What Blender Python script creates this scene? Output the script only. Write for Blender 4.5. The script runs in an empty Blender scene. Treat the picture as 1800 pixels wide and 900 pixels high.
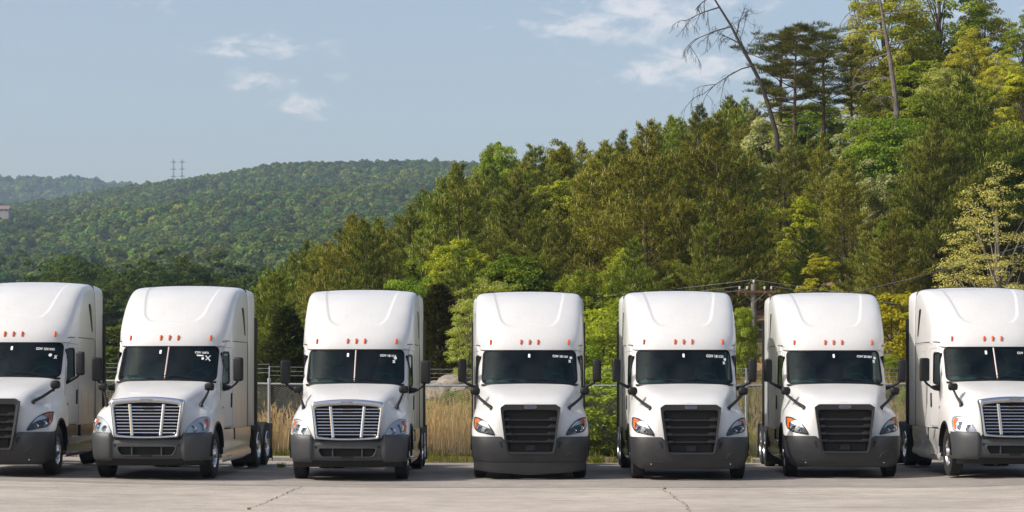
import bpy, bmesh, math, random
import numpy as np
from mathutils import Vector, Matrix
from mathutils.bvhtree import BVHTree

random.seed(7)
RNG = np.random.default_rng(11)
SC = bpy.context.scene
COL = SC.collection
R = math.radians

# ------------------------------------------------------------------ camera
F = 3887.0            # focal length in pixels of an 1800 px wide frame
CAMZ = 2.12
HOR = 665.0           # row of the horizon in the 1800 x 900 frame
cam_d = bpy.data.cameras.new('camera')
cam = bpy.data.objects.new('camera', cam_d)
COL.objects.link(cam)
cam.location = (0, 0, CAMZ)
cam.rotation_euler = (R(90), 0, 0)
cam_d.sensor_width = 36.0
cam_d.lens = 36.0 * F / 1800.0
cam_d.shift_y = (HOR - 450.0) / 1800.0
cam_d.clip_start = 0.5
cam_d.clip_end = 20000
SC.camera = cam

# ------------------------------------------------------------------ light
SUN_EL, SUN_AZ = 41.0, 21.0     # azimuth: degrees in front of straight left
tosun = Vector((-math.cos(R(SUN_AZ)) * math.cos(R(SUN_EL)), -math.sin(R(SUN_AZ)) * math.cos(R(SUN_EL)), math.sin(R(SUN_EL))))
sl = bpy.data.lights.new('sun', 'SUN')
sl.energy = 3.3
sl.angle = R(0.6)
sl.color = (1.0, 0.955, 0.885)
so = bpy.data.objects.new('sun', sl)
COL.objects.link(so)
so.rotation_euler = (-tosun).to_track_quat('-Z', 'Y').to_euler()
so.location = tosun * 60

world = bpy.data.worlds.new('World')
SC.world = world
world.use_nodes = True
def build_world():
    nt = world.node_tree
    nt.nodes.clear()
    N = nt.nodes.new; L = nt.links.new
    out = N('ShaderNodeOutputWorld'); bg = N('ShaderNodeBackground')
    sky = N('ShaderNodeTexSky'); sky.sky_type = 'NISHITA'
    sky.sun_disc = False
    sky.sun_elevation = R(SUN_EL)
    sky.sun_rotation = math.atan2(tosun.x, tosun.y)
    sky.altitude = 200; sky.air_density = 1.0; sky.dust_density = 3.5; sky.ozone_density = 1.1
    bg.inputs['Strength'].default_value = 0.145
    tc = N('ShaderNodeTexCoord')
    sep = N('ShaderNodeSeparateXYZ'); L(tc.outputs['Generated'], sep.inputs[0])
    def m(op, a, b=None, c=None, clamp=False):
        n = N('ShaderNodeMath'); n.operation = op; n.use_clamp = clamp
        for i, v in enumerate((a, b, c)):
            if v is None: continue
            if isinstance(v, (int, float)): n.inputs[i].default_value = v
            else: L(v, n.inputs[i])
        return n.outputs[0]
    X, Y, Z = sep.outputs
    # soft clouds: a thin sheet of noise on the sky's own directions
    noi = N('ShaderNodeTexNoise'); noi.inputs['Scale'].default_value = 42; noi.inputs['Detail'].default_value = 10
    noi.inputs['Roughness'].default_value = 0.62; noi.inputs['Distortion'].default_value = .35
    mp = N('ShaderNodeMapping'); mp.inputs['Scale'].default_value = (1, 1, 2.3)
    L(tc.outputs['Generated'], mp.inputs[0]); L(mp.outputs[0], noi.inputs['Vector'])
    wrp = N('ShaderNodeTexNoise'); wrp.inputs['Scale'].default_value = 5.0; wrp.inputs['Detail'].default_value = 3
    L(tc.outputs['Generated'], wrp.inputs['Vector'])
    # cloud banks, each a direction (azimuth right of north, elevation) with half widths
    spots = [(460, 84, 105, 20, 1.0), (395, 92, 60, 9, .8), (455, 140, 66, 20, .85), (580, 133, 36, 11, .75), (545, 182, 60, 20, .95),
             (520, 192, 45, 9, .8), (1110, 40, 140, 42, .95), (1215, 118, 100, 40, 1.0), (1150, 100, 30, 22, .55), (932, 46, 22, 18, .6), (230, 5, 60, 18, .45),
             (1290, 5, 90, 20, .5), (1700, 30, 200, 40, .5), (335, 78, 16, 7, .4), (600, 75, 40, 10, .35)]
    az = m('ARCTAN2', X, Y)
    el = m('ARCSINE', Z)
    tot = None
    for (px, py, w, h, s) in spots:
        a0 = math.atan((px - 900) / F); e0 = math.atan((HOR - py) / F * math.cos(a0))
        d1 = m('DIVIDE', m('SUBTRACT', az, a0), w * 1.25 / F)
        d2 = m('DIVIDE', m('SUBTRACT', el, e0), h * 1.25 / F)
        g = m('MULTIPLY', m('POWER', 2.718, m('MULTIPLY', m('ADD', m('MULTIPLY', d1, d1), m('MULTIPLY', d2, d2)), -1.0)), s)
        tot = g if tot is None else m('MAXIMUM', tot, g)
    # the rest of the sky carries the same scattered clouds
    rest = m('MULTIPLY', m('SUBTRACT', wrp.outputs[0], 0.56, clamp=True), 6.0, clamp=True)
    away = m('MULTIPLY', m('SUBTRACT', m('ABSOLUTE', az), 0.26, clamp=True), 12.0, clamp=True)
    high = m('MULTIPLY', m('SUBTRACT', el, 0.2, clamp=True), 12.0, clamp=True)
    rest = m('MULTIPLY', rest, m('MAXIMUM', away, high))
    tot = m('MAXIMUM', tot, m('MULTIPLY', rest, .8))
    val = m('ADD', tot, m('MULTIPLY', m('SUBTRACT', noi.outputs[0], 0.5), 3.4))
    rmp = N('ShaderNodeMapRange'); rmp.interpolation_type = 'SMOOTHSTEP'
    rmp.inputs['From Min'].default_value = 0.35; rmp.inputs['From Max'].default_value = 1.25
    L(val, rmp.inputs['Value'])
    fac = m('MULTIPLY', m('MULTIPLY', rmp.outputs[0], m('MULTIPLY', tot, 2.2, clamp=True)), .62)
    gr = N('ShaderNodeMix'); gr.data_type = 'RGBA'; gr.blend_type = 'MULTIPLY'; gr.inputs['Factor'].default_value = 1
    gr.inputs['B'].default_value = (1.06, .985, .925, 1); L(sky.outputs[0], gr.inputs['A'])      # slight warm grade on the sky colour
    mix = N('ShaderNodeMix'); mix.data_type = 'RGBA'
    L(fac, mix.inputs['Factor']); L(gr.outputs['Result'], mix.inputs['A'])
    mix.inputs['B'].default_value = (6.0, 5.6, 5.4, 1)
    L(mix.outputs['Result'], bg.inputs['Color'])
    L(bg.outputs[0], out.inputs[0])
build_world()

vs = SC.view_settings
vs.view_transform = 'Standard'; vs.look = 'None'; vs.gamma = 1.0; vs.use_curve_mapping = False
vs.exposure = 0.33
cy = SC.cycles
cy.max_bounces = 7; cy.diffuse_bounces = 3; cy.glossy_bounces = 3; cy.transmission_bounces = 4
cy.transparent_max_bounces = 8; cy.volume_bounces = 0; cy.caustics_reflective = False; cy.caustics_refractive = False
cy.sample_clamp_indirect = 6.0

# ------------------------------------------------------------------ helpers
def PX(px, D):                     # lateral position of a picture column at depth D
    return (px - 900.0) * D / F
def PZ(py, D):                     # height of a picture row at depth D
    return CAMZ + (HOR - py) * D / F
def sst(a, b, x):
    t = np.clip((np.asarray(x, float) - a) / (b - a), 0, 1)
    return t * t * (3 - 2 * t)

def tag(o, label=None, cat=None, group=None, kind=None):
    if label: o['label'] = label
    if cat: o['category'] = cat
    if group: o['group'] = group
    if kind: o['kind'] = kind
    return o
def empty(name, loc=(0, 0, 0), rz=0.0):
    o = bpy.data.objects.new(name, None)
    o.empty_display_size = 0.2
    o.location = loc; o.rotation_euler = (0, 0, rz)
    COL.objects.link(o)
    return o
def link(name, me, parent=None):
    o = bpy.data.objects.new(name, me)
    COL.objects.link(o)
    if parent: o.parent = parent
    return o
KIDS = {}
def copy_tree(o, parent=None):
    c = o.copy(); COL.objects.link(c)
    c.parent = parent
    if parent is not None: c.matrix_parent_inverse = o.matrix_parent_inverse.copy()
    for ch in list(o.children): copy_tree(ch, c)
    return c

class MB:
    """collects geometry; build() links it as one mesh object"""
    def __init__(s): s.v = []; s.f = []
    def add(s, vs, fs):
        b = len(s.v); s.v.extend([tuple(p) for p in vs]); s.f.extend([tuple(b + i for i in f) for f in fs])
        return s
    def box(s, x0, x1, y0, y1, z0, z1, c=0.0):
        if c <= 0:
            v = [(x, y, z) for z in (z0, z1) for y in (y0, y1) for x in (x0, x1)]
            return s.add(v, [(0, 2, 3, 1), (4, 5, 7, 6), (0, 1, 5, 4), (2, 6, 7, 3), (0, 4, 6, 2), (1, 3, 7, 5)])
        return s.rbox(((x0 + x1) / 2, (y0 + y1) / 2, (z0 + z1) / 2), (x1 - x0, y1 - y0, z1 - z0), c)
    def rbox(s, c, d, r, n=4, M=None):
        """box with rounded edges"""
        h = [a / 2 - r for a in d]
        m = 4 * n
        vs = []; fs = []
        lat = [-math.pi / 2 + (i / (n - 1)) * math.pi / 2 * .98 + .01 for i in range(n)]
        lats = lat + [-a for a in reversed(lat)]
        lon = []
        for q in range(4):
            for i in range(n): lon.append(q * math.pi / 2 + (.01 + .98 * i / (n - 1)) * math.pi / 2)
        for la in lats:
            for lo in lon:
                dx, dy, dz = math.cos(la) * math.cos(lo), math.cos(la) * math.sin(lo), math.sin(la)
                p = Vector((math.copysign(h[0], dx) + r * dx, math.copysign(h[1], dy) + r * dy, math.copysign(h[2], dz) + r * dz))
                if M is not None: p = M @ p
                vs.append(p + Vector(c))
        nl = len(lats)
        for i in range(nl - 1):
            for j in range(m):
                k = (j + 1) % m
                fs.append((i * m + j, i * m + k, (i + 1) * m + k, (i + 1) * m + j))
        fs.append(tuple(range(m - 1, -1, -1))); fs.append(tuple((nl - 1) * m + j for j in range(m)))
        return s.add(vs, fs)
    def tube(s, pts, rad, n=8, cap=True):
        pts = [Vector(p) for p in pts]
        if isinstance(rad, (int, float)): rad = [rad] * len(pts)
        up = Vector((0, 0, 1)); vs = []; fs = []
        pu = None
        for i, p in enumerate(pts):
            d = (pts[min(i + 1, len(pts) - 1)] - pts[max(i - 1, 0)])
            if d.length < 1e-9: d = Vector((0, 0, 1))
            d.normalize()
            if pu is None:
                a = up if abs(d.dot(up)) < .9 else Vector((1, 0, 0))
                pu = (a - d * a.dot(d)).normalized()
            else:
                pu = (pu - d * pu.dot(d))
                pu = pu.normalized() if pu.length > 1e-6 else Vector((1, 0, 0))
            w = d.cross(pu)
            for j in range(n):
                a = 2 * math.pi * j / n
                vs.append(p + (pu * math.cos(a) + w * math.sin(a)) * rad[i])
        for i in range(len(pts) - 1):
            for j in range(n):
                k = (j + 1) % n
                fs.append((i * n + j, i * n + k, (i + 1) * n + k, (i + 1) * n + j))
        if cap:
            fs.append(tuple(range(n - 1, -1, -1))); fs.append(tuple((len(pts) - 1) * n + j for j in range(n)))
        return s.add(vs, fs)
    def lathe(s, prof, c=(0, 0, 0), axis='x', n=32, closed=False):
        """prof: (axial, radius)"""
        vs = []; fs = []; k = len(prof)
        for j in range(n):
            a = 2 * math.pi * j / n
            for (ax, r) in prof:
                if axis == 'x': p = (ax, r * math.cos(a), r * math.sin(a))
                elif axis == 'z': p = (r * math.cos(a), r * math.sin(a), ax)
                else: p = (r * math.cos(a), ax, r * math.sin(a))
                vs.append((p[0] + c[0], p[1] + c[1], p[2] + c[2]))
        for j in range(n):
            j2 = (j + 1) % n
            for i in range(k - 1 + (1 if closed else 0)):
                i2 = (i + 1) % k
                fs.append((j * k + i, j * k + i2, j2 * k + i2, j2 * k + i))
        return s.add(vs, fs)
    def grid(s, P, skip=None):
        """P: array (nu, nv, 3)"""
        nu, nv = P.shape[:2]
        fs = []
        for i in range(nu - 1):
            for j in range(nv - 1):
                if skip is not None and skip[i, j]: continue
                fs.append((i * nv + j, (i + 1) * nv + j, (i + 1) * nv + j + 1, i * nv + j + 1))
        return s.add(P.reshape(-1, 3).tolist(), fs)
    def prism(s, poly, y0, y1):
        """front-view polygon (x, z) extruded along y"""
        n = len(poly)
        v = [(p[0], y0, p[1]) for p in poly] + [(p[0], y1, p[1]) for p in poly]
        f = [(i, (i + 1) % n, n + (i + 1) % n, n + i) for i in range(n)]
        f += [tuple(range(n - 1, -1, -1)), tuple(range(n, 2 * n))]
        return s.add(v, f)
    def mesh(s, name, mat, smooth=True, angle=35):
        me = bpy.data.meshes.new(name)
        me.from_pydata(s.v, [], s.f)
        me.validate(verbose=False)
        bm = bmesh.new(); bm.from_mesh(me)
        bmesh.ops.recalc_face_normals(bm, faces=bm.faces)
        bm.to_mesh(me); bm.free()
        if smooth:
            me.shade_smooth(); me.set_sharp_from_angle(angle=R(angle))
        if mat is not None: me.materials.append(mat)
        return me
    def build(s, name, mat, parent=None, smooth=True, angle=35):
        return link(name, s.mesh(name, mat, smooth, angle), parent)

# ------------------------------------------------------------------ materials
def mat(name, col, rough=.5, metal=0.0, spec=.5, var=0.0, vscale=5.0, bump=0.0, bscale=40.0, coat=0.0, col2=None, coord='Object', detail=5.0, rvar=0.0):
    m = bpy.data.materials.new(name); m.use_nodes = True
    nt = m.node_tree; p = nt.nodes['Principled BSDF']
    p.inputs['Base Color'].default_value = (*col, 1); p.inputs['Roughness'].default_value = rough
    p.inputs['Metallic'].default_value = metal; p.inputs['Specular IOR Level'].default_value = spec
    p.inputs['Coat Weight'].default_value = coat; p.inputs['Coat Roughness'].default_value = .05
    if var or col2 or bump or rvar:
        tc = nt.nodes.new('ShaderNodeTexCoord')
    if var or col2:
        n = nt.nodes.new('ShaderNodeTexNoise'); n.inputs['Scale'].default_value = vscale; n.inputs['Detail'].default_value = detail
        n.inputs['Roughness'].default_value = .6
        nt.links.new(tc.outputs[coord], n.inputs['Vector'])
        mr = nt.nodes.new('ShaderNodeMapRange'); mr.inputs['From Min'].default_value = .3; mr.inputs['From Max'].default_value = .7
        nt.links.new(n.outputs[0], mr.inputs['Value'])
        mx = nt.nodes.new('ShaderNodeMix'); mx.data_type = 'RGBA'
        a = col2 if col2 else tuple(c * (1 - var) for c in col)
        b = col if col2 else tuple(min(1, c * (1 + var)) for c in col)
        mx.inputs['A'].default_value = (*a, 1); mx.inputs['B'].default_value = (*b, 1)
        nt.links.new(mr.outputs[0], mx.inputs['Factor']); nt.links.new(mx.outputs['Result'], p.inputs['Base Color'])
        if rvar:
            r2 = nt.nodes.new('ShaderNodeMapRange'); r2.inputs['To Min'].default_value = rough - rvar; r2.inputs['To Max'].default_value = rough + rvar
            r2.inputs['From Min'].default_value = .3; r2.inputs['From Max'].default_value = .7
            nt.links.new(n.outputs[0], r2.inputs['Value']); nt.links.new(r2.outputs[0], p.inputs['Roughness'])
    if bump:
        n2 = nt.nodes.new('ShaderNodeTexNoise'); n2.inputs['Scale'].default_value = bscale; n2.inputs['Detail'].default_value = 4
        nt.links.new(tc.outputs[coord], n2.inputs['Vector'])
        b = nt.nodes.new('ShaderNodeBump'); b.inputs['Strength'].default_value = bump; b.inputs['Distance'].default_value = .02
        nt.links.new(n2.outputs[0], b.inputs['Height']); nt.links.new(b.outputs[0], p.inputs['Normal'])
    return m
def glass(name, tint, ior=1.5, rough=0.0, frost=0.0):
    m = bpy.data.materials.new(name); m.use_nodes = True
    nt = m.node_tree; nt.nodes.clear()
    N = nt.nodes.new; L = nt.links.new
    out = N('ShaderNodeOutputMaterial'); t = N('ShaderNodeBsdfTransparent'); g = N('ShaderNodeBsdfGlossy'); mx = N('ShaderNodeMixShader'); fr = N('ShaderNodeFresnel')
    t.inputs[0].default_value = (*tint, 1); g.inputs['Color'].default_value = (.72, .96, 1.0, 1); g.inputs['Roughness'].default_value = rough; fr.inputs['IOR'].default_value = ior
    L(fr.outputs[0], mx.inputs[0]); L(t.outputs[0], mx.inputs[1]); L(g.outputs[0], mx.inputs[2])
    if frost:        # uneven film of road dust
        tc = N('ShaderNodeTexCoord'); n = N('ShaderNodeTexNoise'); n.inputs['Scale'].default_value = 2.2; n.inputs['Detail'].default_value = 6; L(tc.outputs['Object'], n.inputs['Vector'])
        r = N('ShaderNodeMapRange'); r.inputs['From Min'].default_value = .38; r.inputs['From Max'].default_value = .72; r.inputs['To Max'].default_value = frost; L(n.outputs[0], r.inputs['Value'])
        d = N('ShaderNodeBsdfDiffuse'); d.inputs[0].default_value = (.30, .36, .36, 1); m2 = N('ShaderNodeMixShader')
        L(r.outputs[0], m2.inputs[0]); L(mx.outputs[0], m2.inputs[1]); L(d.outputs[0], m2.inputs[2]); L(m2.outputs[0], out.inputs[0])
    else: L(mx.outputs[0], out.inputs[0])
    return m
def leafmat(name, hue=1.0, trans=.35, rnd=.25, rough=.6, patch_scale=0.0):
    """foliage: colour from the leaf tint attribute, shifted a little from tree to tree"""
    m = bpy.data.materials.new(name); m.use_nodes = True
    nt = m.node_tree; nt.nodes.clear(); N = nt.nodes.new; L = nt.links.new
    out = N('ShaderNodeOutputMaterial'); at = N('ShaderNodeAttribute'); at.attribute_name = 'tint'
    oi = N('ShaderNodeObjectInfo')
    hs = N('ShaderNodeHueSaturation')
    mr = N('ShaderNodeMapRange'); mr.inputs['To Min'].default_value = 1 - rnd; mr.inputs['To Max'].default_value = 1 + rnd
    L(oi.outputs['Random'], mr.inputs['Value']); L(mr.outputs[0], hs.inputs['Value'])
    m2 = N('ShaderNodeMath'); m2.operation = 'FRACT'; m3 = N('ShaderNodeMath'); m3.operation = 'MULTIPLY'; m3.inputs[1].default_value = 7.31
    L(oi.outputs['Random'], m3.inputs[0]); L(m3.outputs[0], m2.inputs[0])
    mh = N('ShaderNodeMapRange'); mh.inputs['To Min'].default_value = .5 - .022 * hue; mh.inputs['To Max'].default_value = .5 + .022 * hue
    L(m2.outputs[0], mh.inputs['Value']); L(mh.outputs[0], hs.inputs['Hue'])
    L(at.outputs['Color'], hs.inputs['Color'])
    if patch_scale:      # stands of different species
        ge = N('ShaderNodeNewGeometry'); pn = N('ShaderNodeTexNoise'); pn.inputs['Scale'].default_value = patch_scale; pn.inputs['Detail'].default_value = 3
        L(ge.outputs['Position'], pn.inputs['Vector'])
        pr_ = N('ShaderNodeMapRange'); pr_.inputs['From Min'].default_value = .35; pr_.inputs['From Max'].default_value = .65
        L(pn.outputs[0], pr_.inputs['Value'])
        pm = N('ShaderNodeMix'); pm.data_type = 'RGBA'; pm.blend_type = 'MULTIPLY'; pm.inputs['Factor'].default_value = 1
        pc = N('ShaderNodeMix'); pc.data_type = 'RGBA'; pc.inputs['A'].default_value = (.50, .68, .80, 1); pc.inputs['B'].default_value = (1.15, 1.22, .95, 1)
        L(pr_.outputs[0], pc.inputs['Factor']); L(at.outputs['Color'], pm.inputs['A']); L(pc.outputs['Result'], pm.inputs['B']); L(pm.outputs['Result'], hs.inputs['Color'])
    p = N('ShaderNodeBsdfPrincipled'); p.inputs['Roughness'].default_value = rough; p.inputs['Specular IOR Level'].default_value = .06
    t = N('ShaderNodeBsdfTranslucent'); mx = N('ShaderNodeMixShader'); mx.inputs[0].default_value = trans
    g = N('ShaderNodeMix'); g.data_type = 'RGBA'; g.blend_type = 'MULTIPLY'; g.inputs['Factor'].default_value = 1.0
    g.inputs['B'].default_value = (1.25, 1.2, .55, 1)
    L(hs.outputs[0], g.inputs['A'])
    L(hs.outputs[0], p.inputs['Base Color']); L(g.outputs['Result'], t.inputs[0])
    L(p.outputs[0], mx.inputs[1]); L(t.outputs[0], mx.inputs[2]); L(mx.outputs[0], out.inputs[0])
    return m

M = {}
M['white'] = mat('white_paint', (.605, .61, .602), .34, var=.035, vscale=1.6, coat=.35, rvar=.06)
def grime(m, amt=.16):
    nt = m.node_tree; p = nt.nodes['Principled BSDF']; N = nt.nodes.new; L = nt.links.new
    src = p.inputs['Base Color'].links[0].from_socket
    tc = N('ShaderNodeTexCoord'); mp = N('ShaderNodeMapping'); mp.inputs['Scale'].default_value = (7, 3.5, .55); L(tc.outputs['Object'], mp.inputs[0])
    n = N('ShaderNodeTexNoise'); n.inputs['Scale'].default_value = 3; n.inputs['Detail'].default_value = 7; n.inputs['Roughness'].default_value = .7; L(mp.outputs[0], n.inputs['Vector'])
    n2 = N('ShaderNodeTexNoise'); n2.inputs['Scale'].default_value = 90; n2.inputs['Detail'].default_value = 3; L(tc.outputs['Object'], n2.inputs['Vector'])
    r = N('ShaderNodeMapRange'); r.inputs['From Min'].default_value = .50; r.inputs['From Max'].default_value = .78; r.inputs['To Max'].default_value = amt; L(n.outputs[0], r.inputs['Value'])
    r2 = N('ShaderNodeMapRange'); r2.inputs['From Min'].default_value = .66; r2.inputs['From Max'].default_value = .74; r2.inputs['To Max'].default_value = amt * 1.6; L(n2.outputs[0], r2.inputs['Value'])
    a = N('ShaderNodeMath'); a.operation = 'MAXIMUM'; L(r.outputs[0], a.inputs[0]); L(r2.outputs[0], a.inputs[1])
    x = N('ShaderNodeMix'); x.data_type = 'RGBA'; L(a.outputs[0], x.inputs['Factor']); L(src, x.inputs['A']); x.inputs['B'].default_value = (.25, .22, .18, 1)
    L(x.outputs['Result'], p.inputs['Base Color'])
grime(M['white'], .14)
M['white_dirty'] = mat('white_fairing_paint', (.62, .61, .58), .2, var=.05, vscale=2.5, coat=.5)
grime(M['white_dirty'], .25)
M['grey_plastic'] = mat('grey_bumper_plastic', (.046, .050, .054), .5, var=.12, vscale=3, bump=.05, bscale=260)
M['dark_plastic'] = mat('dark_bumper_plastic', (.025, .026, .028), .5, var=.15, vscale=3, bump=.05, bscale=260)
M['black_plastic'] = mat('black_plastic', (.009, .009, .010), .5, spec=.3, var=.2, vscale=4)
M['black_gloss'] = mat('black_gloss_plastic', (.010, .010, .011), .25, var=.2, vscale=4)
M['black_void'] = mat('dark_mesh', (.006, .006, .006), .8)
M['rubber'] = mat('tyre_rubber', (.016, .016, .016), .75, var=.3, vscale=6, bump=.15, bscale=60)
M['seal'] = mat('rubber_seal', (.006, .006, .007), .6, spec=.2)
M['slat'] = mat('grille_slat_plastic', (.019, .020, .022), .36)
M['gframe'] = mat('grille_frame_plastic', (.014, .015, .017), .42)
M['seam'] = mat('panel_gap', (.05, .05, .052), .7)
M['chrome'] = mat('chrome', (.62, .64, .67), .08, metal=1.0)
M['alloy'] = mat('wheel_alloy', (.70, .70, .71), .24, metal=1.0, var=.08, vscale=10)
M['steel'] = mat('dark_steel', (.06, .06, .06), .55, metal=.6, var=.2)
M['galv'] = mat('galvanised_steel', (.50, .52, .53), .42, metal=.85, var=.15, vscale=12)
M['amber'] = mat('amber_lens', (.72, .15, .015), .25, coat=.4)
M['amber_dk'] = mat('amber_marker_lens', (.64, .095, .010), .25, coat=.5)
M['refl'] = mat('lamp_reflector', (.75, .77, .80), .18, metal=.9)
M['lamp_dark'] = mat('lamp_housing', (.035, .04, .048), .3)
M['lamp_white'] = mat('lamp_inner_bezel', (.55, .57, .60), .25, metal=.5)
M['glass'] = glass('tinted_glass', (.50, .72, .74), 1.40, frost=.028)
M['side_glass'] = glass('side_window_glass', (.42, .50, .46), 1.6)
M['lens'] = glass('clear_lens', (.93, .95, .97), 1.42, .02)
M['interior'] = mat('dark_interior', (.016, .026, .030), .7, var=.2)
M['dash'] = mat('dashboard_vinyl', (.05, .085, .09), .55, var=.2)
M['seat'] = mat('seat_fabric', (.05, .062, .066), .85, var=.2)
M['decal'] = mat('white_marker_ink', (.78, .80, .80), .6)
M['badge_blue'] = mat('badge_enamel', (.03, .05, .13), .25)
M['mirror_glass'] = mat('mirror_glass', (.7, .72, .74), .03, metal=1.0)
M['curtain'] = mat('sleeper_curtain', (.04, .045, .05), .9)
# ------------------------------------------------------------------ surfaces
def bspl(ctrl, n):
    """clamped uniform cubic B-spline sampling matrix: (n, len(ctrl))"""
    k = 3; m = ctrl
    t = np.concatenate([np.zeros(k), np.linspace(0, 1, m - k + 1), np.ones(k)])
    u = np.linspace(0, 1, n); u[-1] = 1 - 1e-9
    B = np.zeros((n, m + k))
    for i in range(m + k): B[:, i] = (u >= t[i]) & (u < t[i + 1])
    for d in range(1, k + 1):
        nb = np.zeros((n, m + k - d))
        for i in range(m + k - d):
            a = t[i + d] - t[i]; b = t[i + d + 1] - t[i + 1]
            if a > 0: nb[:, i] += (u - t[i]) / a * B[:, i]
            if b > 0: nb[:, i] += (t[i + d + 1] - u) / b * B[:, i + 1]
        B = nb
    return B[:, :m]
def mirror_net(net):
    """net: stations from the centre outwards -> stations right across"""
    a = np.array(net, float)
    l = a[:0:-1].copy(); l[:, :, 0] *= -1
    return np.concatenate([l, a], 0)
def surf(net, nu, nv):
    return np.einsum('ai,ijk,bj->abk', bspl(net.shape[0], nu), net, bspl(net.shape[1], nv))
def bvh_of(me):
    return BVHTree.FromPolygons([v.co[:] for v in me.vertices], [p.vertices[:] for p in me.polygons])

def resample(pts, n, closed=True):
    p = [np.array(q, float) for q in pts]
    if closed: p = p + [p[0]]
    d = [0]
    for a, b in zip(p, p[1:]): d.append(d[-1] + np.linalg.norm(b - a))
    out = []; P = np.array(p)
    for s in np.linspace(0, d[-1], n, endpoint=not closed):
        out.append([np.interp(s, d, P[:, c]) for c in range(P.shape[1])])
    return np.array(out)
def rpoly(pts, r, n=5):
    """polygon with rounded corners; r one radius or one per corner"""
    out = []; k = len(pts)
    for i in range(k):
        p = np.array(pts[i], float); a = np.array(pts[i - 1], float) - p; b = np.array(pts[(i + 1) % k], float) - p
        rr = r[i] if isinstance(r, (list, tuple)) else r
        la, lb = np.linalg.norm(a), np.linalg.norm(b)
        rr = min(rr, la * .49, lb * .49)
        p0, p2 = p + a / la * rr, p + b / lb * rr
        for t in np.linspace(0, 1, n):
            out.append(tuple((1 - t) ** 2 * p0 + 2 * t * (1 - t) * p + t * t * p2))
    return out
def patch(mb, outline, proj, t=.006, n=48, rings=(1, .97, .75, .5, .25), base=0.0):
    """a thin pad that follows the surface behind it; proj(a, b, offset) -> point"""
    o = resample(outline, n); c = o.mean(0)
    vs = []; fs = []
    vs += [proj(*p, base - .004) for p in o]
    for s in rings: vs += [proj(*(c + (p - c) * s), base + (0 if s == 1 else t)) for p in o]
    vs.append(proj(*c, base + t))
    L_ = len(rings) + 1
    for k in range(L_ - 1):
        for i in range(n):
            j = (i + 1) % n
            fs.append((k * n + i, k * n + j, (k + 1) * n + j, (k + 1) * n + i))
    for i in range(n): fs.append(((L_ - 1) * n + i, (L_ - 1) * n + (i + 1) % n, L_ * n))
    return mb.add(vs, fs)
def ring(mb, outer, inner, proj, t=.012, n=96, back=.004, bulge=1):
    o = resample(outer, n); q = resample(inner, n)
    # match starts
    rows = [(o, -back), (o + (q - o) * .0, t * .55), (o + (q - o) * .22, t), (o + (q - o) * .78, t), (q, t * .55), (q, -back)]
    vs = []; fs = []
    for P, off in rows: vs += [proj(*p, off) for p in P]
    k = len(rows)
    for a in range(k):
        b = (a + 1) % k
        for i in range(n):
            j = (i + 1) % n
            fs.append((a * n + i, a * n + j, b * n + j, b * n + i))
    return mb.add(vs, fs)
def in_poly(poly, X, Y):
    P = np.array(poly); ins = np.zeros(X.shape, bool); j = len(P) - 1
    for i in range(len(P)):
        c = ((P[i, 1] > Y) != (P[j, 1] > Y)) & (X < (P[j, 0] - P[i, 0]) * (Y - P[i, 1]) / (P[j, 1] - P[i, 1] + 1e-12) + P[i, 0])
        ins ^= c; j = i
    return ins
def cellmid(P): return (P[:-1, :-1] + P[1:, :-1] + P[1:, 1:] + P[:-1, 1:]) / 4

# ---- shared cab surface: local x right in the picture, y back from the bumper, z up
def cab_w(z): return 1.125 - .05 * np.clip((z - 2.0) / .75, 0, 1)
def cab_yf(z): return 1.86 + np.clip(z - 2.0, 0, 2) * .72
def cab_front(x, z): return cab_yf(z) + .36 * (np.abs(x) / cab_w(z)) ** 4
def cab_side(y, z):
    """half width of the cab at depth y"""
    w = cab_w(z)
    return w + (1.222 - w) * sst(2.2, 3.5, y)
def P_front(x, z, off=0.0): return (x, float(cab_front(x, z)) - off, z + off * .5)
def P_side(s):
    def f(y, z, off=0.0): return (s * (float(cab_side(y, z)) + off), y, z)
    return f
TEXTCACHE = {}
def text_mesh(txt, size, proj, matl, name, x, z, align='LEFT', bold=.012, stretch=1.0):
    """flat lettering laid onto a surface; proj(x, z, off)"""
    cu = bpy.data.curves.new('t', 'FONT'); cu.body = txt; cu.size = size; cu.align_x = align
    cu.offset = bold * size; cu.resolution_u = 2; cu.fill_mode = 'FRONT'
    ob = bpy.data.objects.new('t', cu); COL.objects.link(ob)
    me = bpy.data.meshes.new_from_object(ob)
    bpy.data.objects.remove(ob); bpy.data.curves.remove(cu)
    me.name = name
    for v in me.vertices:
        v.co = proj(x + v.co.x * stretch, z + v.co.y, .006)
    me.materials.clear(); me.materials.append(matl)
    return me

WS_OUT = [(-1.055, 1.985), (1.055, 1.985), (1.025, 2.735), (-1.025, 2.735)]
WS_IN = [(-1.022, 2.022), (1.022, 2.022), (.992, 2.700), (-.992, 2.700)]
WIN = [(2.40, 1.93), (2.93, 1.98), (2.95, 2.58), (2.60, 2.58)]      # side window (y, z)

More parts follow.
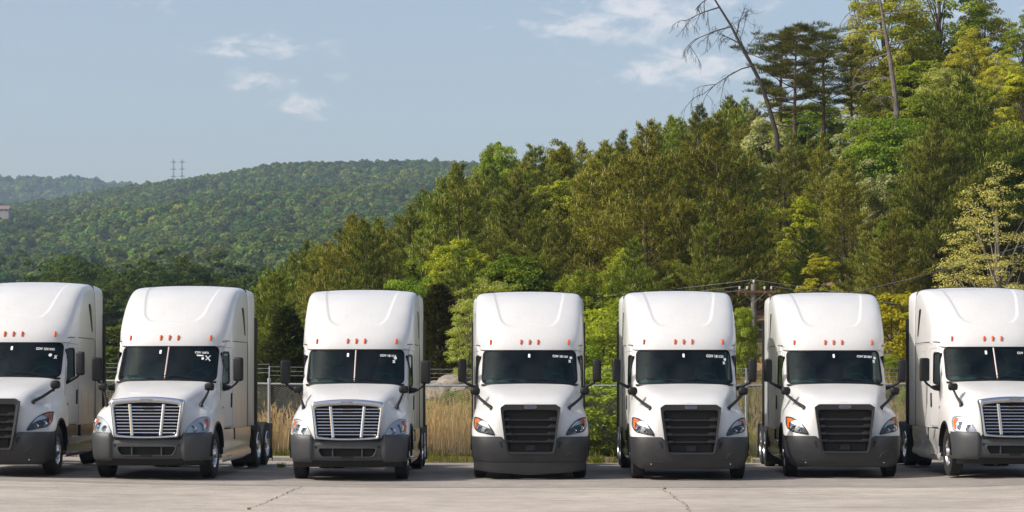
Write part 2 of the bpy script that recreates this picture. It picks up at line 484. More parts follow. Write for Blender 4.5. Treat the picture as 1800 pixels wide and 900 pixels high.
def make_cab_mesh():
    zs = np.linspace(.98, 2.84, 94)
    u = np.linspace(0, 1, 80)
    rows = []
    for z in zs:
        w = float(cab_w(z))
        xf = np.sin(np.linspace(0, 1, 44) * math.pi / 2) ** .9 * w
        pf = [(x, float(cab_front(x, z)), z) for x in xf]
        y0 = pf[-1][1]
        ps = [(float(cab_side(y, z)), y, z) for y in np.linspace(y0, 5.05, 72)[1:]]
        half = pf + ps
        rows.append([(-a, b, c) for (a, b, c) in reversed(half[1:])] + half)
    P = np.array(rows)
    C = cellmid(P)
    grow = lambda P, k: [tuple(np.mean(P, 0) + (np.array(q) - np.mean(P, 0)) * k) for q in P]
    skip = in_poly(rpoly(grow(WS_IN, 1.025), .10), C[..., 0], C[..., 2]) & (C[..., 1] < 2.9) & (C[..., 2] > 2)
    skip |= in_poly(rpoly(grow(WIN, 1.07), .06), C[..., 1], C[..., 2]) & (np.abs(C[..., 0]) > 1.0)
    # lower front is open to the hood, lower sides end over the wheel arch
    skip |= (C[..., 2] < 1.9) & (np.abs(C[..., 0]) < 1.0) & (C[..., 1] < 2.3)
    skip |= ((C[..., 1] - 1.24) ** 2 + (C[..., 2] - .52) ** 2 < .66 ** 2)
    mb = MB(); mb.grid(P, skip)
    return mb

ROOF_NET = [
 [(0, 2.355, 2.735), (0, 2.385, 2.92), (0, 2.60, 3.18), (0, 3.15, 3.68), (0, 3.95, 4.06), (0, 4.6, 4.10), (0, 5.06, 4.11)],
 [(.5, 2.37, 2.735), (.5, 2.40, 2.92), (.5, 2.62, 3.18), (.5, 3.17, 3.67), (.5, 3.96, 4.05), (.5, 4.6, 4.10), (.5, 5.06, 4.10)],
 [(.86, 2.47, 2.735), (.87, 2.50, 2.92), (.88, 2.70, 3.18), (.90, 3.26, 3.66), (.92, 4.0, 4.03), (.94, 4.6, 4.07), (.94, 5.06, 4.07)],
 [(1.06, 2.62, 2.735), (1.085, 2.66, 2.92), (1.115, 2.84, 3.17), (1.14, 3.38, 3.64), (1.16, 4.06, 4.00), (1.17, 4.6, 4.06), (1.17, 5.06, 4.06)],
 [(1.13, 2.84, 2.75), (1.17, 2.88, 2.93), (1.195, 3.06, 3.15), (1.212, 3.54, 3.52), (1.22, 4.16, 3.82), (1.225, 4.6, 3.88), (1.225, 5.06, 3.88)],
 [(1.185, 3.02, 2.78), (1.205, 3.08, 2.93), (1.215, 3.3, 3.06), (1.222, 3.75, 3.2), (1.228, 4.25, 3.3), (1.23, 4.6, 3.35), (1.23, 5.06, 3.35)],
 [(1.20, 3.03, 2.815), (1.215, 3.15, 2.815), (1.22, 3.4, 2.815), (1.226, 3.8, 2.815), (1.228, 4.3, 2.815), (1.23, 4.6, 2.815), (1.23, 5.06, 2.815)]]
def make_roof_mesh():
    P = surf(mirror_net(ROOF_NET), 200, 120)
    # pressed panel on the fairing
    x = np.abs(P[..., 0]); z = P[..., 2]
    hw = .60 + .19 * np.clip((z - 3.3) / .75, 0, 1)
    r = .20
    dx = x - (hw - r); dz = (3.27 + r) - z
    sd = np.sqrt(np.maximum(dx, 0) ** 2 + np.maximum(dz, 0) ** 2) + np.minimum(np.maximum(dx, dz), 0) - r
    dep = .022 * sst(.03, -.03, sd) * (P[..., 1] < 4.7) * sst(2.4, 2.6, P[..., 1])
    P[..., 1] += dep * .6; P[..., 2] -= dep * .7
    # visor step above the lamps
    mb = MB(); mb.grid(P)
    return mb

HOOD_NET = [
 [(0, .17, .80), (0, .19, 1.2), (0, .20, 1.63), (0, .55, 1.72), (0, 1.2, 1.89), (0, 1.98, 2.03)],
 [(.36, .175, .80), (.36, .195, 1.2), (.38, .21, 1.63), (.42, .57, 1.72), (.48, 1.2, 1.89), (.52, 2.0, 2.02)],
 [(.66, .20, .82), (.67, .24, 1.2), (.70, .28, 1.60), (.76, .60, 1.70), (.86, 1.25, 1.86), (.95, 2.05, 2.00)],
 [(.80, .25, .86), (.80, .32, 1.14), (.80, .42, 1.40), (.86, .75, 1.52), (.97, 1.32, 1.66), (1.06, 2.12, 1.88)],
 [(1.05, .35, .88), (1.06, .42, 1.12), (1.06, .62, 1.38), (1.10, .92, 1.45), (1.13, 1.4, 1.50), (1.15, 2.14, 1.58)],
 [(1.21, .52, .90), (1.22, .60, 1.10), (1.23, .80, 1.27), (1.235, 1.05, 1.33), (1.235, 1.45, 1.35), (1.20, 2.14, 1.37)],
 [(1.215, .62, .88), (1.235, .72, .93), (1.245, .9, .97), (1.245, 1.1, .98), (1.245, 1.5, .98), (1.215, 2.14, .98)]]
def make_hood_mesh():
    P = surf(mirror_net(HOOD_NET), 150, 90)
    C = cellmid(P)
    skip = ((C[..., 1] - 1.24) ** 2 + (C[..., 2] - .52) ** 2 < .62 ** 2) & (np.abs(C[..., 0]) > .9)
    mb = MB(); mb.grid(P, skip)
    return mb, P

def bumper_net(zrows, plan, yo):
    """plan: stations (x, y); zrows heights, yo setback of each row"""
    net = []
    for i, (x, y) in enumerate(plan):
        net.append([(x - (.05 * (k / (len(zrows) - 1)) ** 2 if x > 1.0 else 0), y + yo[k], z if i < 3 else z) for k, z in enumerate(zrows)])
    return net

def tyre(mb, cx, cy, cz, r=.51, w=.28):
    h = w / 2
    prof = [(-h * .62, r * .58), (-h * .86, r * .62), (-h, r * .76), (-h * .97, r * .88), (-h * .84, r * .975)]
    for g in (-.62, -.3, 0, .3, .62):
        prof += [(h * (g - .13), r), (h * (g - .05), r), (h * (g - .05), r * .97), (h * (g + .05), r * .97), (h * (g + .05), r), (h * (g + .13), r)]
    prof += [(h * .84, r * .975), (h * .97, r * .88), (h, r * .76), (h * .86, r * .62), (h * .62, r * .58)]
    mb.lathe(prof, (cx, cy, cz), 'x', 44, closed=True)
def add_wheel(parent, s, x, y, z, rear=False):
    e = empty('wheel'); e.parent = parent; e.location = (s * x, y, z)
    mb = MB(); tyre(mb, 0, 0, 0)
    if rear: tyre(mb, -s * .33, 0, 0)
    mb.build('tyre', M['rubber'], e)
    mb = MB()
    if not rear:       # domed steer rim with hub
        pr = [(-.10, .30), (.10, .305), (.115, .295), (.10, .28), (.05, .27), (.045, .245), (.055, .19), (.10, .165), (.115, .11), (.16, .095), (.165, .04), (.165, .0)]
    else:              # deep dish
        pr = [(-.10, .30), (.13, .305), (.14, .29), (.12, .28), (-.02, .265), (-.05, .22), (-.05, .15), (.10, .13), (.13, .11), (.135, .04), (.135, 0)]
    mb.lathe([(s * a, r) for a, r in pr], (0, 0, 0), 'x', 36)
    mb.build('rim', M['alloy'], e)
    mb = MB()
    for k in range(10):
        a = 2 * math.pi * k / 10
        rr = .185 if not rear else .19
        x0 = s * (.055 if not rear else -.05)
        mb.tube([(x0, rr * math.cos(a), rr * math.sin(a)), (x0 + s * .05, rr * math.cos(a), rr * math.sin(a))], .017, 6)
    mb.build('lug_nuts', M['chrome'] if not rear else M['alloy'], e)['kind'] = 'stuff'
    return e

def build_truck(new):
    T = empty('semi_truck')
    # --- cab shell
    cab_mb = make_cab_mesh()
    cab = cab_mb.build('cab', M['white'], T, angle=50)
    roof = make_roof_mesh().build('roof_fairing', M['white'], T, angle=60)
    rb = bvh_of(roof.data)
    hm, HP = make_hood_mesh()
    hood = hm.build('hood', M['white'], T, angle=60)
    hb = bvh_of(hood.data)
    def P_hood(x, z, off=0.0):
        h, n, *_ = hb.ray_cast(Vector((x, -2, z)), Vector((0, 1, 0)))
        if h is None:
            h, n, *_ = hb.find_nearest(Vector((x, .6, z)))
        if n.y > 0: n = -n
        return tuple(h + n * off)
    def P_hoodtop(x, y, off=0.0):
        h, n, *_ = hb.ray_cast(Vector((x, y, 4)), Vector((0, 0, -1)))
        if h is None: h, n, *_ = hb.find_nearest(Vector((x, y, 1.6)))
        if n.z < 0: n = -n
        return h + n * off
    def P_roof(x, z, off=0.0):
        h, n, *_ = rb.ray_cast(Vector((x, 0, z)), Vector((0, 1, 0)))
        if h is None: h, n, *_ = rb.find_nearest(Vector((x, 2.5, z)))
        if n.y > 0: n = -n
        return tuple(h + n * off)
    def P_roofside(s):
        def f(y, z, off=0.0):
            h, n, *_ = rb.ray_cast(Vector((s * 3, y, z)), Vector((-s, 0, 0)))
            if h is None: h, n, *_ = rb.find_nearest(Vector((s * 1.22, y, z)))
            if n.x * s < 0: n = -n
            return tuple(h + n * off)
        return f

    # hood: cut lines, air gap at the cowl
    mb = MB()
    for s in (-1, 1):
        mb = MB()
        pts = [P_hoodtop(s * (.70 + .20 * t), .42 + 1.5 * t, -.004) for t in np.linspace(0, 1, 14)]
        mb.tube(pts, .006, 6); mb.build('hood_crease', M['white'], hood)
    mb = MB()
    mb.tube([(x, float(cab_front(x, 1.985)) - .015, 1.985 + .005 - .02 * abs(x)) for x in np.linspace(-1.04, 1.04, 24)], .022, 8)
    mb.build('cowl_gap', M['black_plastic'], T)

    # --- windshield
    mb = MB()
    patch(mb, rpoly(WS_IN, .10), P_front, t=.001, n=120, rings=(1.012, .9, .8, .7, .6, .5, .4, .3, .2, .1), base=-.004)
    ws = mb.build('windshield', M['glass'], T, angle=80)
    mb = MB(); ring(mb, rpoly(WS_OUT, .13, 9), rpoly(WS_IN, .10, 9), P_front, t=.009, n=160)
    mb.build('windshield_seal', M['seal'], T)
    if not new:
        mb = MB(); mb.tube([P_front(0, z, .012) for z in np.linspace(2.03, 2.70, 12)], .016, 6)
        mb.build('windshield_divider', mat('divider_trim', (.55, .45, .42), .35), T)
    for sx, (a, b) in ((0, (-.82, -.22)), (1, (-.08, .60))):
        mb = MB()
        mb.tube([P_front(a + .03, 2.035, .03), P_front(a + .3, 2.10, .03), P_front(b - .1, 2.06, .035)], .008, 6)
        mb.tube([P_front(a, 2.09, .022), P_front((a + b) / 2, 2.10, .022), P_front(b, 2.045, .022)], .009, 6)
        mb.build('wiper', M['black_plastic'], T)
    # inspection tag, rear-view cam
    mb = MB(); patch(mb, rpoly([(-.05, 2.565), (-.005, 2.565), (-.005, 2.645), (-.05, 2.645)], .01), lambda x, z, o=0: P_front(x + (.02 if new else -.14), z, o + .006), t=.001, n=24)
    mb.build('sticker', M['decal'], T)

    # --- interior
    mb = MB()
    mb.box(-1.04, 1.04, 4.10, 4.14, 1.3, 2.78); mb.box(-1.06, 1.06, 2.45, 4.14, 1.25, 1.30); mb.box(-1.0, 1.0, 2.62, 4.14, 2.76, 2.79)
    mb.build('interior_lining', M['interior'], T)
    mb = MB()
    P = np.array([[(x, float(cab_front(x, 2.02)) + dy, z) for (dy, z) in ((.03, 1.99), (.16, 2.06), (.30, 2.09), (.46, 2.07), (.54, 1.98), (.56, 1.5))] for x in np.linspace(-1.02, 1.02, 15)])
    mb.grid(P); mb.build('dashboard', M['dash'], T)
    mb = MB()
    for k in range(24): pass
    ring_pts = [(.55 + .235 * math.cos(a), 2.66 + .10 * math.sin(a), 2.02 + .20 * math.sin(a)) for a in np.linspace(0, 2 * math.pi, 25)]
    mb.tube(ring_pts, .016, 6); mb.tube([(.55, 2.66, 2.02), (.55, 2.45, 1.75)], .03, 6); mb.tube([(.32, 2.66, 2.02), (.78, 2.66, 2.02)], .02, 6)
    mb.build('steering_wheel', M['dash'], T)
    for sx in (-.55, .55):
        mb = MB(); mb.rbox((sx, 3.30, 2.02), (.50, .16, .72), .07); mb.rbox((sx, 3.05, 1.62), (.52, .52, .16), .06); mb.rbox((sx, 3.33, 2.45), (.28, .11, .22), .05)
        mb.build('seat', M['seat'], T)

    # --- doors, side windows, storage doors (both sides)
    for s in (-1, 1):
        Ps = P_side(s)
        mb = MB()
        door = [(2.22, 1.02), (3.22, 1.02), (3.22, 2.70), (2.62, 2.72), (2.34, 2.20), (2.20, 1.95)]
        ring(mb, rpoly(door, .06), [(p[0] + (2.72 - p[0]) * .012, p[1] + (1.9 - p[1]) * .008) for p in rpoly(door, .06)], Ps, t=.002, n=120)
        d = mb.build('door', M['seam'], T)
        mb = MB(); patch(mb, rpoly(WIN, .06), Ps, t=.001, n=60, base=-.006); mb.build('window', M['side_glass'], d, angle=80)
        mb = MB(); c = np.mean(WIN, 0)
        big = [tuple(c + (np.array(p) - c) * 1.10 + np.sign(np.array(p) - c) * .012) for p in WIN]
        ring(mb, rpoly(big, .08, 7), rpoly(WIN, .06, 7), Ps, t=.010, n=90); mb.build('window_seal', M['seal'], d)
        mb = MB(); patch(mb, rpoly([(3.04, 1.42), (3.12, 1.42), (3.14, 1.74), (3.06, 1.74)], .035), Ps, t=.016, n=30); mb.build('door_handle', M['black_plastic'], d)
        mb = MB(); patch(mb, rpoly([(2.36, 1.40), (2.46, 1.40), (2.46, 1.46), (2.36, 1.46)], .02), Ps, t=.014, n=24); mb.build('side_marker', M['amber'], T)
        # raised sleeper stampings
        mb = MB()
        stampings = [[(3.55, 1.9), (4.15, 1.9), (4.15, 2.66), (3.55, 2.66)], [(3.5, 1.06), (4.3, 1.06), (4.3, 1.72), (3.5, 1.72)]]
        for st in stampings:
            st_in = [tuple(np.mean(st, 0) + (np.array(p) - np.mean(st, 0)) * .97) for p in st]
            ring(mb, rpoly(st, .08), rpoly(st_in, .08), Ps, t=.004, n=80)
        mb.build('storage_door', M['white'], T)
        # roof / cab joint line
        mb = MB()
        pr = P_roofside(s)
        pts = [P_front(s * 1.035, 2.735, .006), P_front(s * 1.06, 2.78, .004), (s * 1.095, 2.70, 2.835)]
        pts += [tuple(np.array((s * (float(cab_side(y, 2.84)) + .004), y, 2.845))) for y in np.linspace(2.85, 5.06, 16)]
        mb.tube(pts, .009, 6); mb.build('roof_joint', M['seam'], T)
        # side vent window in the fairing
        mb = MB(); patch(mb, rpoly([(4.30, 3.60), (4.56, 3.62), (4.76, 3.0), (4.68, 2.98)], [.09, .09, .02, .02]), pr, t=.008, n=60); mb.build('side_vent', M['black_gloss'], T)
        # small pressed hollow on the fairing shoulder
        # --- side extender
        mb = MB()
        rc = surf(mirror_net(ROOF_NET), 200, 120)[:, -1]; rc = rc[rc[:, 0] > .80][::-1]      # rear section of the roof, side to top
        fpath = [(1.232, z) for z in np.linspace(.99, 2.80, 14)] + [(a[0], a[2]) for a in rc]
        nf = len(fpath)
        rear0 = resample([(1.287, .99), (1.287, 2.4), (1.287, 3.80), (1.275, 3.93), (1.22, 4.00), (1.08, 4.055), (.82, 4.095)], nf, closed=False)
        # match heights on the side so that the panel does not twist
        zs_ = np.array([q[1] for q in fpath]); 
        rear = []
        for q in fpath:
            if q[1] < 3.3: rear.append((1.287, q[1]))
            else: rear.append(None)
        k0 = sum(r is not None for r in rear)
        tail = resample([(1.287, 3.3), (1.287, 3.80), (1.275, 3.93), (1.22, 4.00), (1.08, 4.055), (.82, 4.095)], nf - k0 + 1, closed=False)[1:]
        rear = rear[:k0] + [tuple(t) for t in tail]
        ys = np.linspace(5.07, 5.66, 7)
        G = np.array([[(s * (a[0] + (b[0] - a[0]) * math.sqrt((y - 5.07) / .59)), y, a[1] + (b[1] - a[1]) * math.sqrt((y - 5.07) / .59)) for y in ys] for a, b in zip(fpath, rear)])
        G2 = G.copy(); G2[..., 0] -= s * .03; G2[-18:, :, 2] -= .02
        mb.grid(G); mb.grid(G2)
        for q in (np.array([G[-1], G2[-1]]), np.array([G[0], G2[0]]), np.array([G[:, 0], G2[:, 0]]), np.array([G[:, -1], G2[:, -1]])): mb.grid(q)
        ext = mb.build('side_extender', M['white'], T)
        mb = MB()
        E = G[:k0 + 6, -1]
        mb.grid(np.array([[(e[0] + s * .003, e[1] - .03, e[2]), (e[0] + s * .030, e[1] + .02, e[2]), (e[0] + s * .045, e[1] + .17, e[2]), (e[0] + s * .030, e[1] + .18, e[2]), (e[0] - s * .02, e[1] + .03, e[2])] for e in E]))
        mb.build('rubber_edge', M['black_plastic'], ext)
        mb = MB(); mb.tube([(g[0] + s * .001, 5.068, g[2]) for g in G[:, 0]], .005, 5); mb.build('panel_joint', M['seam'], ext)

    # rear wall and roof rear edge
    mb = MB(); mb.box(-1.19, 1.19, 5.03, 5.055, 1.0, 3.6); mb.box(-.92, .92, 5.03, 5.052, 3.6, 4.03)
    mb.build('rear_wall', M['white'], T)
    mb = MB()
    edge = surf(mirror_net(ROOF_NET), 200, 120)[:, -1][28:172]
    mb.tube([(e[0], 5.075, e[2] + .006) for e in edge[::4]], .018, 6); mb.build('roof_edge_seal', M['black_plastic'], T)

    # --- marker lamps
    for x in (-.853, -.184, 0, .184, .853):
        p = Vector(P_roof(x, 2.905, 0.0))
        mb = MB(); mb.rbox((0, 0, 0), (.052, .06, .125), .025, 5)
        ml = mb.build('marker_lamp', M['amber_dk'], T); ml.location = p; ml.rotation_euler = (R(-14), 0, 0)

    # --- lights, grille, bumper
    headlights(T, new, P_hood)
    if new: front_new(T, P_hood)
    else: front_old(T, P_hood)

    # --- mirrors
    for s in (-1, 1):
        mb = MB()
        Mx = Matrix.Rotation(R(-8 * s), 3, 'Z')
        if new:
            c = (s * 1.465, 2.12, 2.285)
            mb.rbox(c, (.185, .11, .50), .05, 5, Mx)
            mir = mb.build('door_mirror', M['black_plastic'], T, angle=60)
            mb = MB()
            mb.tube([(s * 1.44, 2.15, 2.07), (s * 1.40, 2.17, 2.02), (s * 1.30, 2.25, 1.965), (s * 1.12, 2.36, 1.88)], [.026, .03, .034, .04], 8)
            mb.build('mirror_arm', M['black_plastic'], mir)
        else:
            c = (s * 1.50, 2.20, 2.24)
            mb.rbox(c, (.215, .11, .50), .045, 5, Mx)
            mir = mb.build('door_mirror', M['black_plastic'], T, angle=60)
            mb = MB()
            mb.tube([(s * 1.49, 2.23, 2.00), (s * 1.44, 2.26, 1.94), (s * 1.34, 2.34, 1.87), (s * 1.25, 2.40, 1.85), (s * 1.14, 2.45, 1.85)], [.025, .025, .025, .055, .075], 8)
            mb.build('mirror_arm', M['black_plastic'], mir)
        mb = MB(); mb.rbox((c[0], c[1] + .058, c[2]), (.15, .006, .44), .003, 3, Mx); mb.build('mirror_glass', M['mirror_glass'], mir)
        mb = MB()
        if new:
            c = (s * 1.165, 1.02, 1.845)
            mb.rbox(c, (.205, .15, .17), .065, 5)
            hmr = mb.build('hood_mirror', M['black_plastic'], T, angle=60)
            foot = P_hoodtop(s * .81, .50, .0)
            mb = MB(); mb.tube([(s * 1.16, 1.04, 1.78), (s * 1.10, .96, 1.72), (s * .96, .76, 1.60), foot + Vector((s * .02, .02, .04)), foot], [.025, .03, .033, .036, .045], 8)
            mb.tube([(s * 1.15, 1.05, 1.80), (s * 1.08, 1.25, 1.72)], .022, 6)
        else:
            c = (s * 1.10, 1.02, 1.875)
            mb.rbox(c, (.20, .14, .155), .055, 5)
            hmr = mb.build('hood_mirror', M['black_plastic'], T, angle=60)
            foot = P_hoodtop(s * .965, .80, .0)
            mb = MB(); mb.tube([(s * 1.09, 1.02, 1.81), (s * 1.04, .95, 1.68), foot + Vector((s * .01, 0, .06)), foot], [.02, .026, .035, .05], 8)
        mb.build('mirror_arm', M['black_plastic'], hmr)

    # --- wheel arches, wells
    for s in (-1, 1):
        mb = MB()
        arc = [(s * 1.238, 1.24 + .625 * math.cos(a), .52 + .625 * math.sin(a)) for a in np.linspace(R(8), R(172), 28)]
        mb.tube(arc, .022, 6); mb.build('wheel_arch_trim', M['black_plastic'], T)
        mb = MB()
        G = np.array([[(s * x, 1.24 + .63 * math.cos(a), .52 + .63 * math.sin(a)) for x in (1.235, .85, .72)] for a in np.linspace(R(-5), R(185), 30)])
        mb.grid(G)
        G = np.array([[(s * .72, 1.24 + r * math.cos(a), .52 + r * math.sin(a)) for r in (.63, .3, .02)] for a in np.linspace(R(-5), R(185), 30)])
        mb.grid(G)
        mb.build('wheel_well', M['black_void'], T)
    # --- chassis
    mb = MB()
    for s in (-1, 1):
        mb.box(s * .36, s * .44, .9, 8.75, .72, .98, 0)
    mb.box(-.36, .36, 4.9, 5.0, .74, .96); mb.box(-.36, .36, 6.2, 6.3, .74, .96); mb.box(-.36, .36, 8.6, 8.72, .74, .96)
    mb.box(-.9, .9, .60, 2.0, .40, .66)
    mb.build('chassis_frame', M['steel'], T, smooth=False)
    for y, r_ in ((1.24, .07), (6.75, .1), (8.07, .1)):
        mb = MB(); mb.tube([(-.97, y, .50), (.97, y, .50)], r_, 10); mb.build('axle', M['steel'], T)
    mb = MB(); mb.rbox((0, 7.4, 1.14), (.92, .95, .10), .04); mb.box(-.5, .5, 7.1, 7.7, .98, 1.10); mb.build('fifth_wheel', M['steel'], T)
    for s in (-1, 1):
        add_wheel(T, s, 1.055, 1.24, .51)
        for y in (6.75, 8.07): add_wheel(T, s, 1.08, y, .51, rear=True)
        mb = MB(); mb.box(s * .78, s * 1.24, 8.68, 8.70, .14, .98); mb.build('mud_flap', M['rubber'], T, smooth=False)
        mb = MB(); mb.box(s * .72, s * 1.22, 6.06, 6.075, .14, .88); mb.build('mud_flap', M['rubber'], T, smooth=False)
        # fuel tank
        mb = MB(); mb.lathe([(2.3, 0), (2.3, .27), (2.33, .30), (5.0, .30), (5.03, .27), (5.03, 0)], (s * .82, 0, .62), 'y', 24); mb.build('fuel_tank', M['alloy'], T)
        # chassis fairing
        fm = M['black_gloss'] if new else M['white_dirty']
        mb = MB()
        if new: prof = [(1.195, .985), (1.205, .84), (1.19, .70), (1.15, .62), (1.15, .52), (1.20, .45), (1.215, .37), (1.17, .33)]
        else: prof = [(1.205, .97), (1.215, .86), (1.21, .74), (1.185, .62), (1.17, .50), (1.20, .42), (1.225, .33), (1.19, .29)]
        pn = np.array(prof)
        ys = np.linspace(1.90, 5.62, 30)
        Bz = bspl(len(prof), 26)
        Q = Bz @ pn
        G = np.array([[(s * x, y + (.04 if z < .6 else 0), z + (.05 * sst(4.4, 5.6, y) if z < .45 else 0)) for (x, z) in Q] for y in ys])
        C = cellmid(G)
        skip = ((C[..., 1] - 1.24) ** 2 + (C[..., 2] - .52) ** 2 < .67 ** 2)
        mb.grid(G, skip)
        cf = mb.build('chassis_fairing', fm, T, angle=60)
        mb = MB()
        for (y0, z0) in ((2.35, .40),) if not new else ((2.35, .40), (2.40, .72)):
            mb.rbox((s * 1.19, y0 + .40, z0 + .015), (.10, .62, .022), .01, 3)
        mb.build('step', M['alloy'], cf)
        mb = MB(); mb.rbox((s * 1.205, 3.42, .86), (.035, .10, .26), .015, 3); mb.build('fairing_strap', M['black_plastic'], cf)
        mb = MB(); mb.box(s * 1.14, s * 1.195, 1.98, 5.62, .965, 1.0); mb.build('cab_skirt_gap', M['black_void'], cf)
    return T

def headlights(T, new, P_hood):
    for s in (-1, 1):
        def pr(x, z, o=0.0): return P_hood(s * x, z, o)
        if new:
            out = rpoly([(1.165, 1.29), (1.175, 1.10), (1.12, .995), (.76, .925), (.75, .955), (.80, 1.05), (.92, 1.20), (1.06, 1.275)], [.03, .05, .05, .02, .015, .05, .08, .05])
        else:
            out = rpoly([(1.145, 1.255), (1.175, 1.15), (1.165, .97), (.76, .925), (.765, .985), (.84, 1.13), (1.0, 1.265)], [.05, .06, .03, .03, .04, .1, .08])
        mb = MB(); patch(mb, out, pr, t=.006, n=70)
        hl = mb.build('headlight', M['lamp_dark'] if new else M['lamp_white'], T)
        c = np.mean(np.array(out), 0)
        bigger = [tuple(c + (np.array(p) - c) * 1.05) for p in out]
        mb = MB(); ring(mb, bigger, out, pr, t=.012, n=80); mb.build('lamp_seal', M['black_plastic'] if new else M['lamp_white'], hl)
        if new:
            mb = MB()
            patch(mb, rpoly([(1.155, 1.27), (1.165, 1.10), (1.13, 1.04), (1.125, 1.08), (1.13, 1.13), (1.12, 1.19), (1.03, 1.215), (1.08, 1.262)], .012), pr, t=.008, n=60, base=.006)
            mb.build('turn_signal', M['amber'], hl)
            mb = MB(); patch(mb, rpoly([(1.10, 1.185), (1.0, 1.225), (.90, 1.16), (.83, 1.05), (.93, 1.115), (1.08, 1.15)], .012), pr, t=.006, n=50, base=.007); mb.build('lamp_trim', M['lamp_white'], hl)
            for (x, z, r) in ((1.045, 1.055, .068), (.905, 1.01, .058)):
                p = Vector(pr(x, z, .004))
                mb = MB(); mb.lathe([(-.012, 0), (-.012, r * .55), (-.02, r * .8), (-.035, r), (-.02, r * 1.1), (0, r * 1.1)], (0, 0, 0), 'y', 20)
                lo = mb.build('projector', M['refl'], hl); lo.location = p; lo.rotation_euler = (0, 0, s * R(-20)); lo.scale = (1.15, 1, .85)
        else:
            for (x, z, r) in ((1.045, 1.07, .085), (.90, 1.025, .07)):
                p = Vector(pr(x, z, .004))
                mb = MB(); mb.lathe([(-.006, 0), (-.010, r * .4), (-.02, r * .8), (-.03, r), (-.015, r * 1.1), (0, r * 1.1)], (0, 0, 0), 'y', 20)
                lo = mb.build('reflector', M['refl'], hl); lo.location = p; lo.rotation_euler = (0, 0, s * R(-22))
            mb = MB(); patch(mb, rpoly([(1.125, 1.235), (1.16, 1.14), (1.155, 1.0), (1.135, 1.0), (1.12, 1.14), (1.06, 1.22)], .012), pr, t=.008, n=40, base=.006)
            mb.build('turn_signal', M['amber'], hl)
        mb = MB(); patch(mb, out, pr, t=.004, n=70, base=.034); mb.build('lens_cover', M['lens'], hl, angle=80)

def badge(G, y, z, ringm, facem, w=.135, h=.035):
    mb = MB()
    out = rpoly([(-w, 0), (-w * .8, h), (w * .8, h), (w, 0), (w * .8, -h), (-w * .8, -h)], .03)
    mb.prism([(a, b + z) for a, b in out], y - .012, y + .03); b = mb.build('badge', ringm, G)
    mb = MB(); mb.prism([(a * .9, b_ * .78 + z) for a, b_ in out], y - .016, y); mb.build('badge_field', facem, b)
    me = text_mesh('FREIGHTLINER', .040, lambda x, zz, o=0: (x, y - .019, zz), M['chrome'] if facem is M['badge_blue'] else M['badge_blue'], 'badge_lettering', 0, z - .014, 'CENTER', .02, .80)
    link('badge_lettering', me, b)

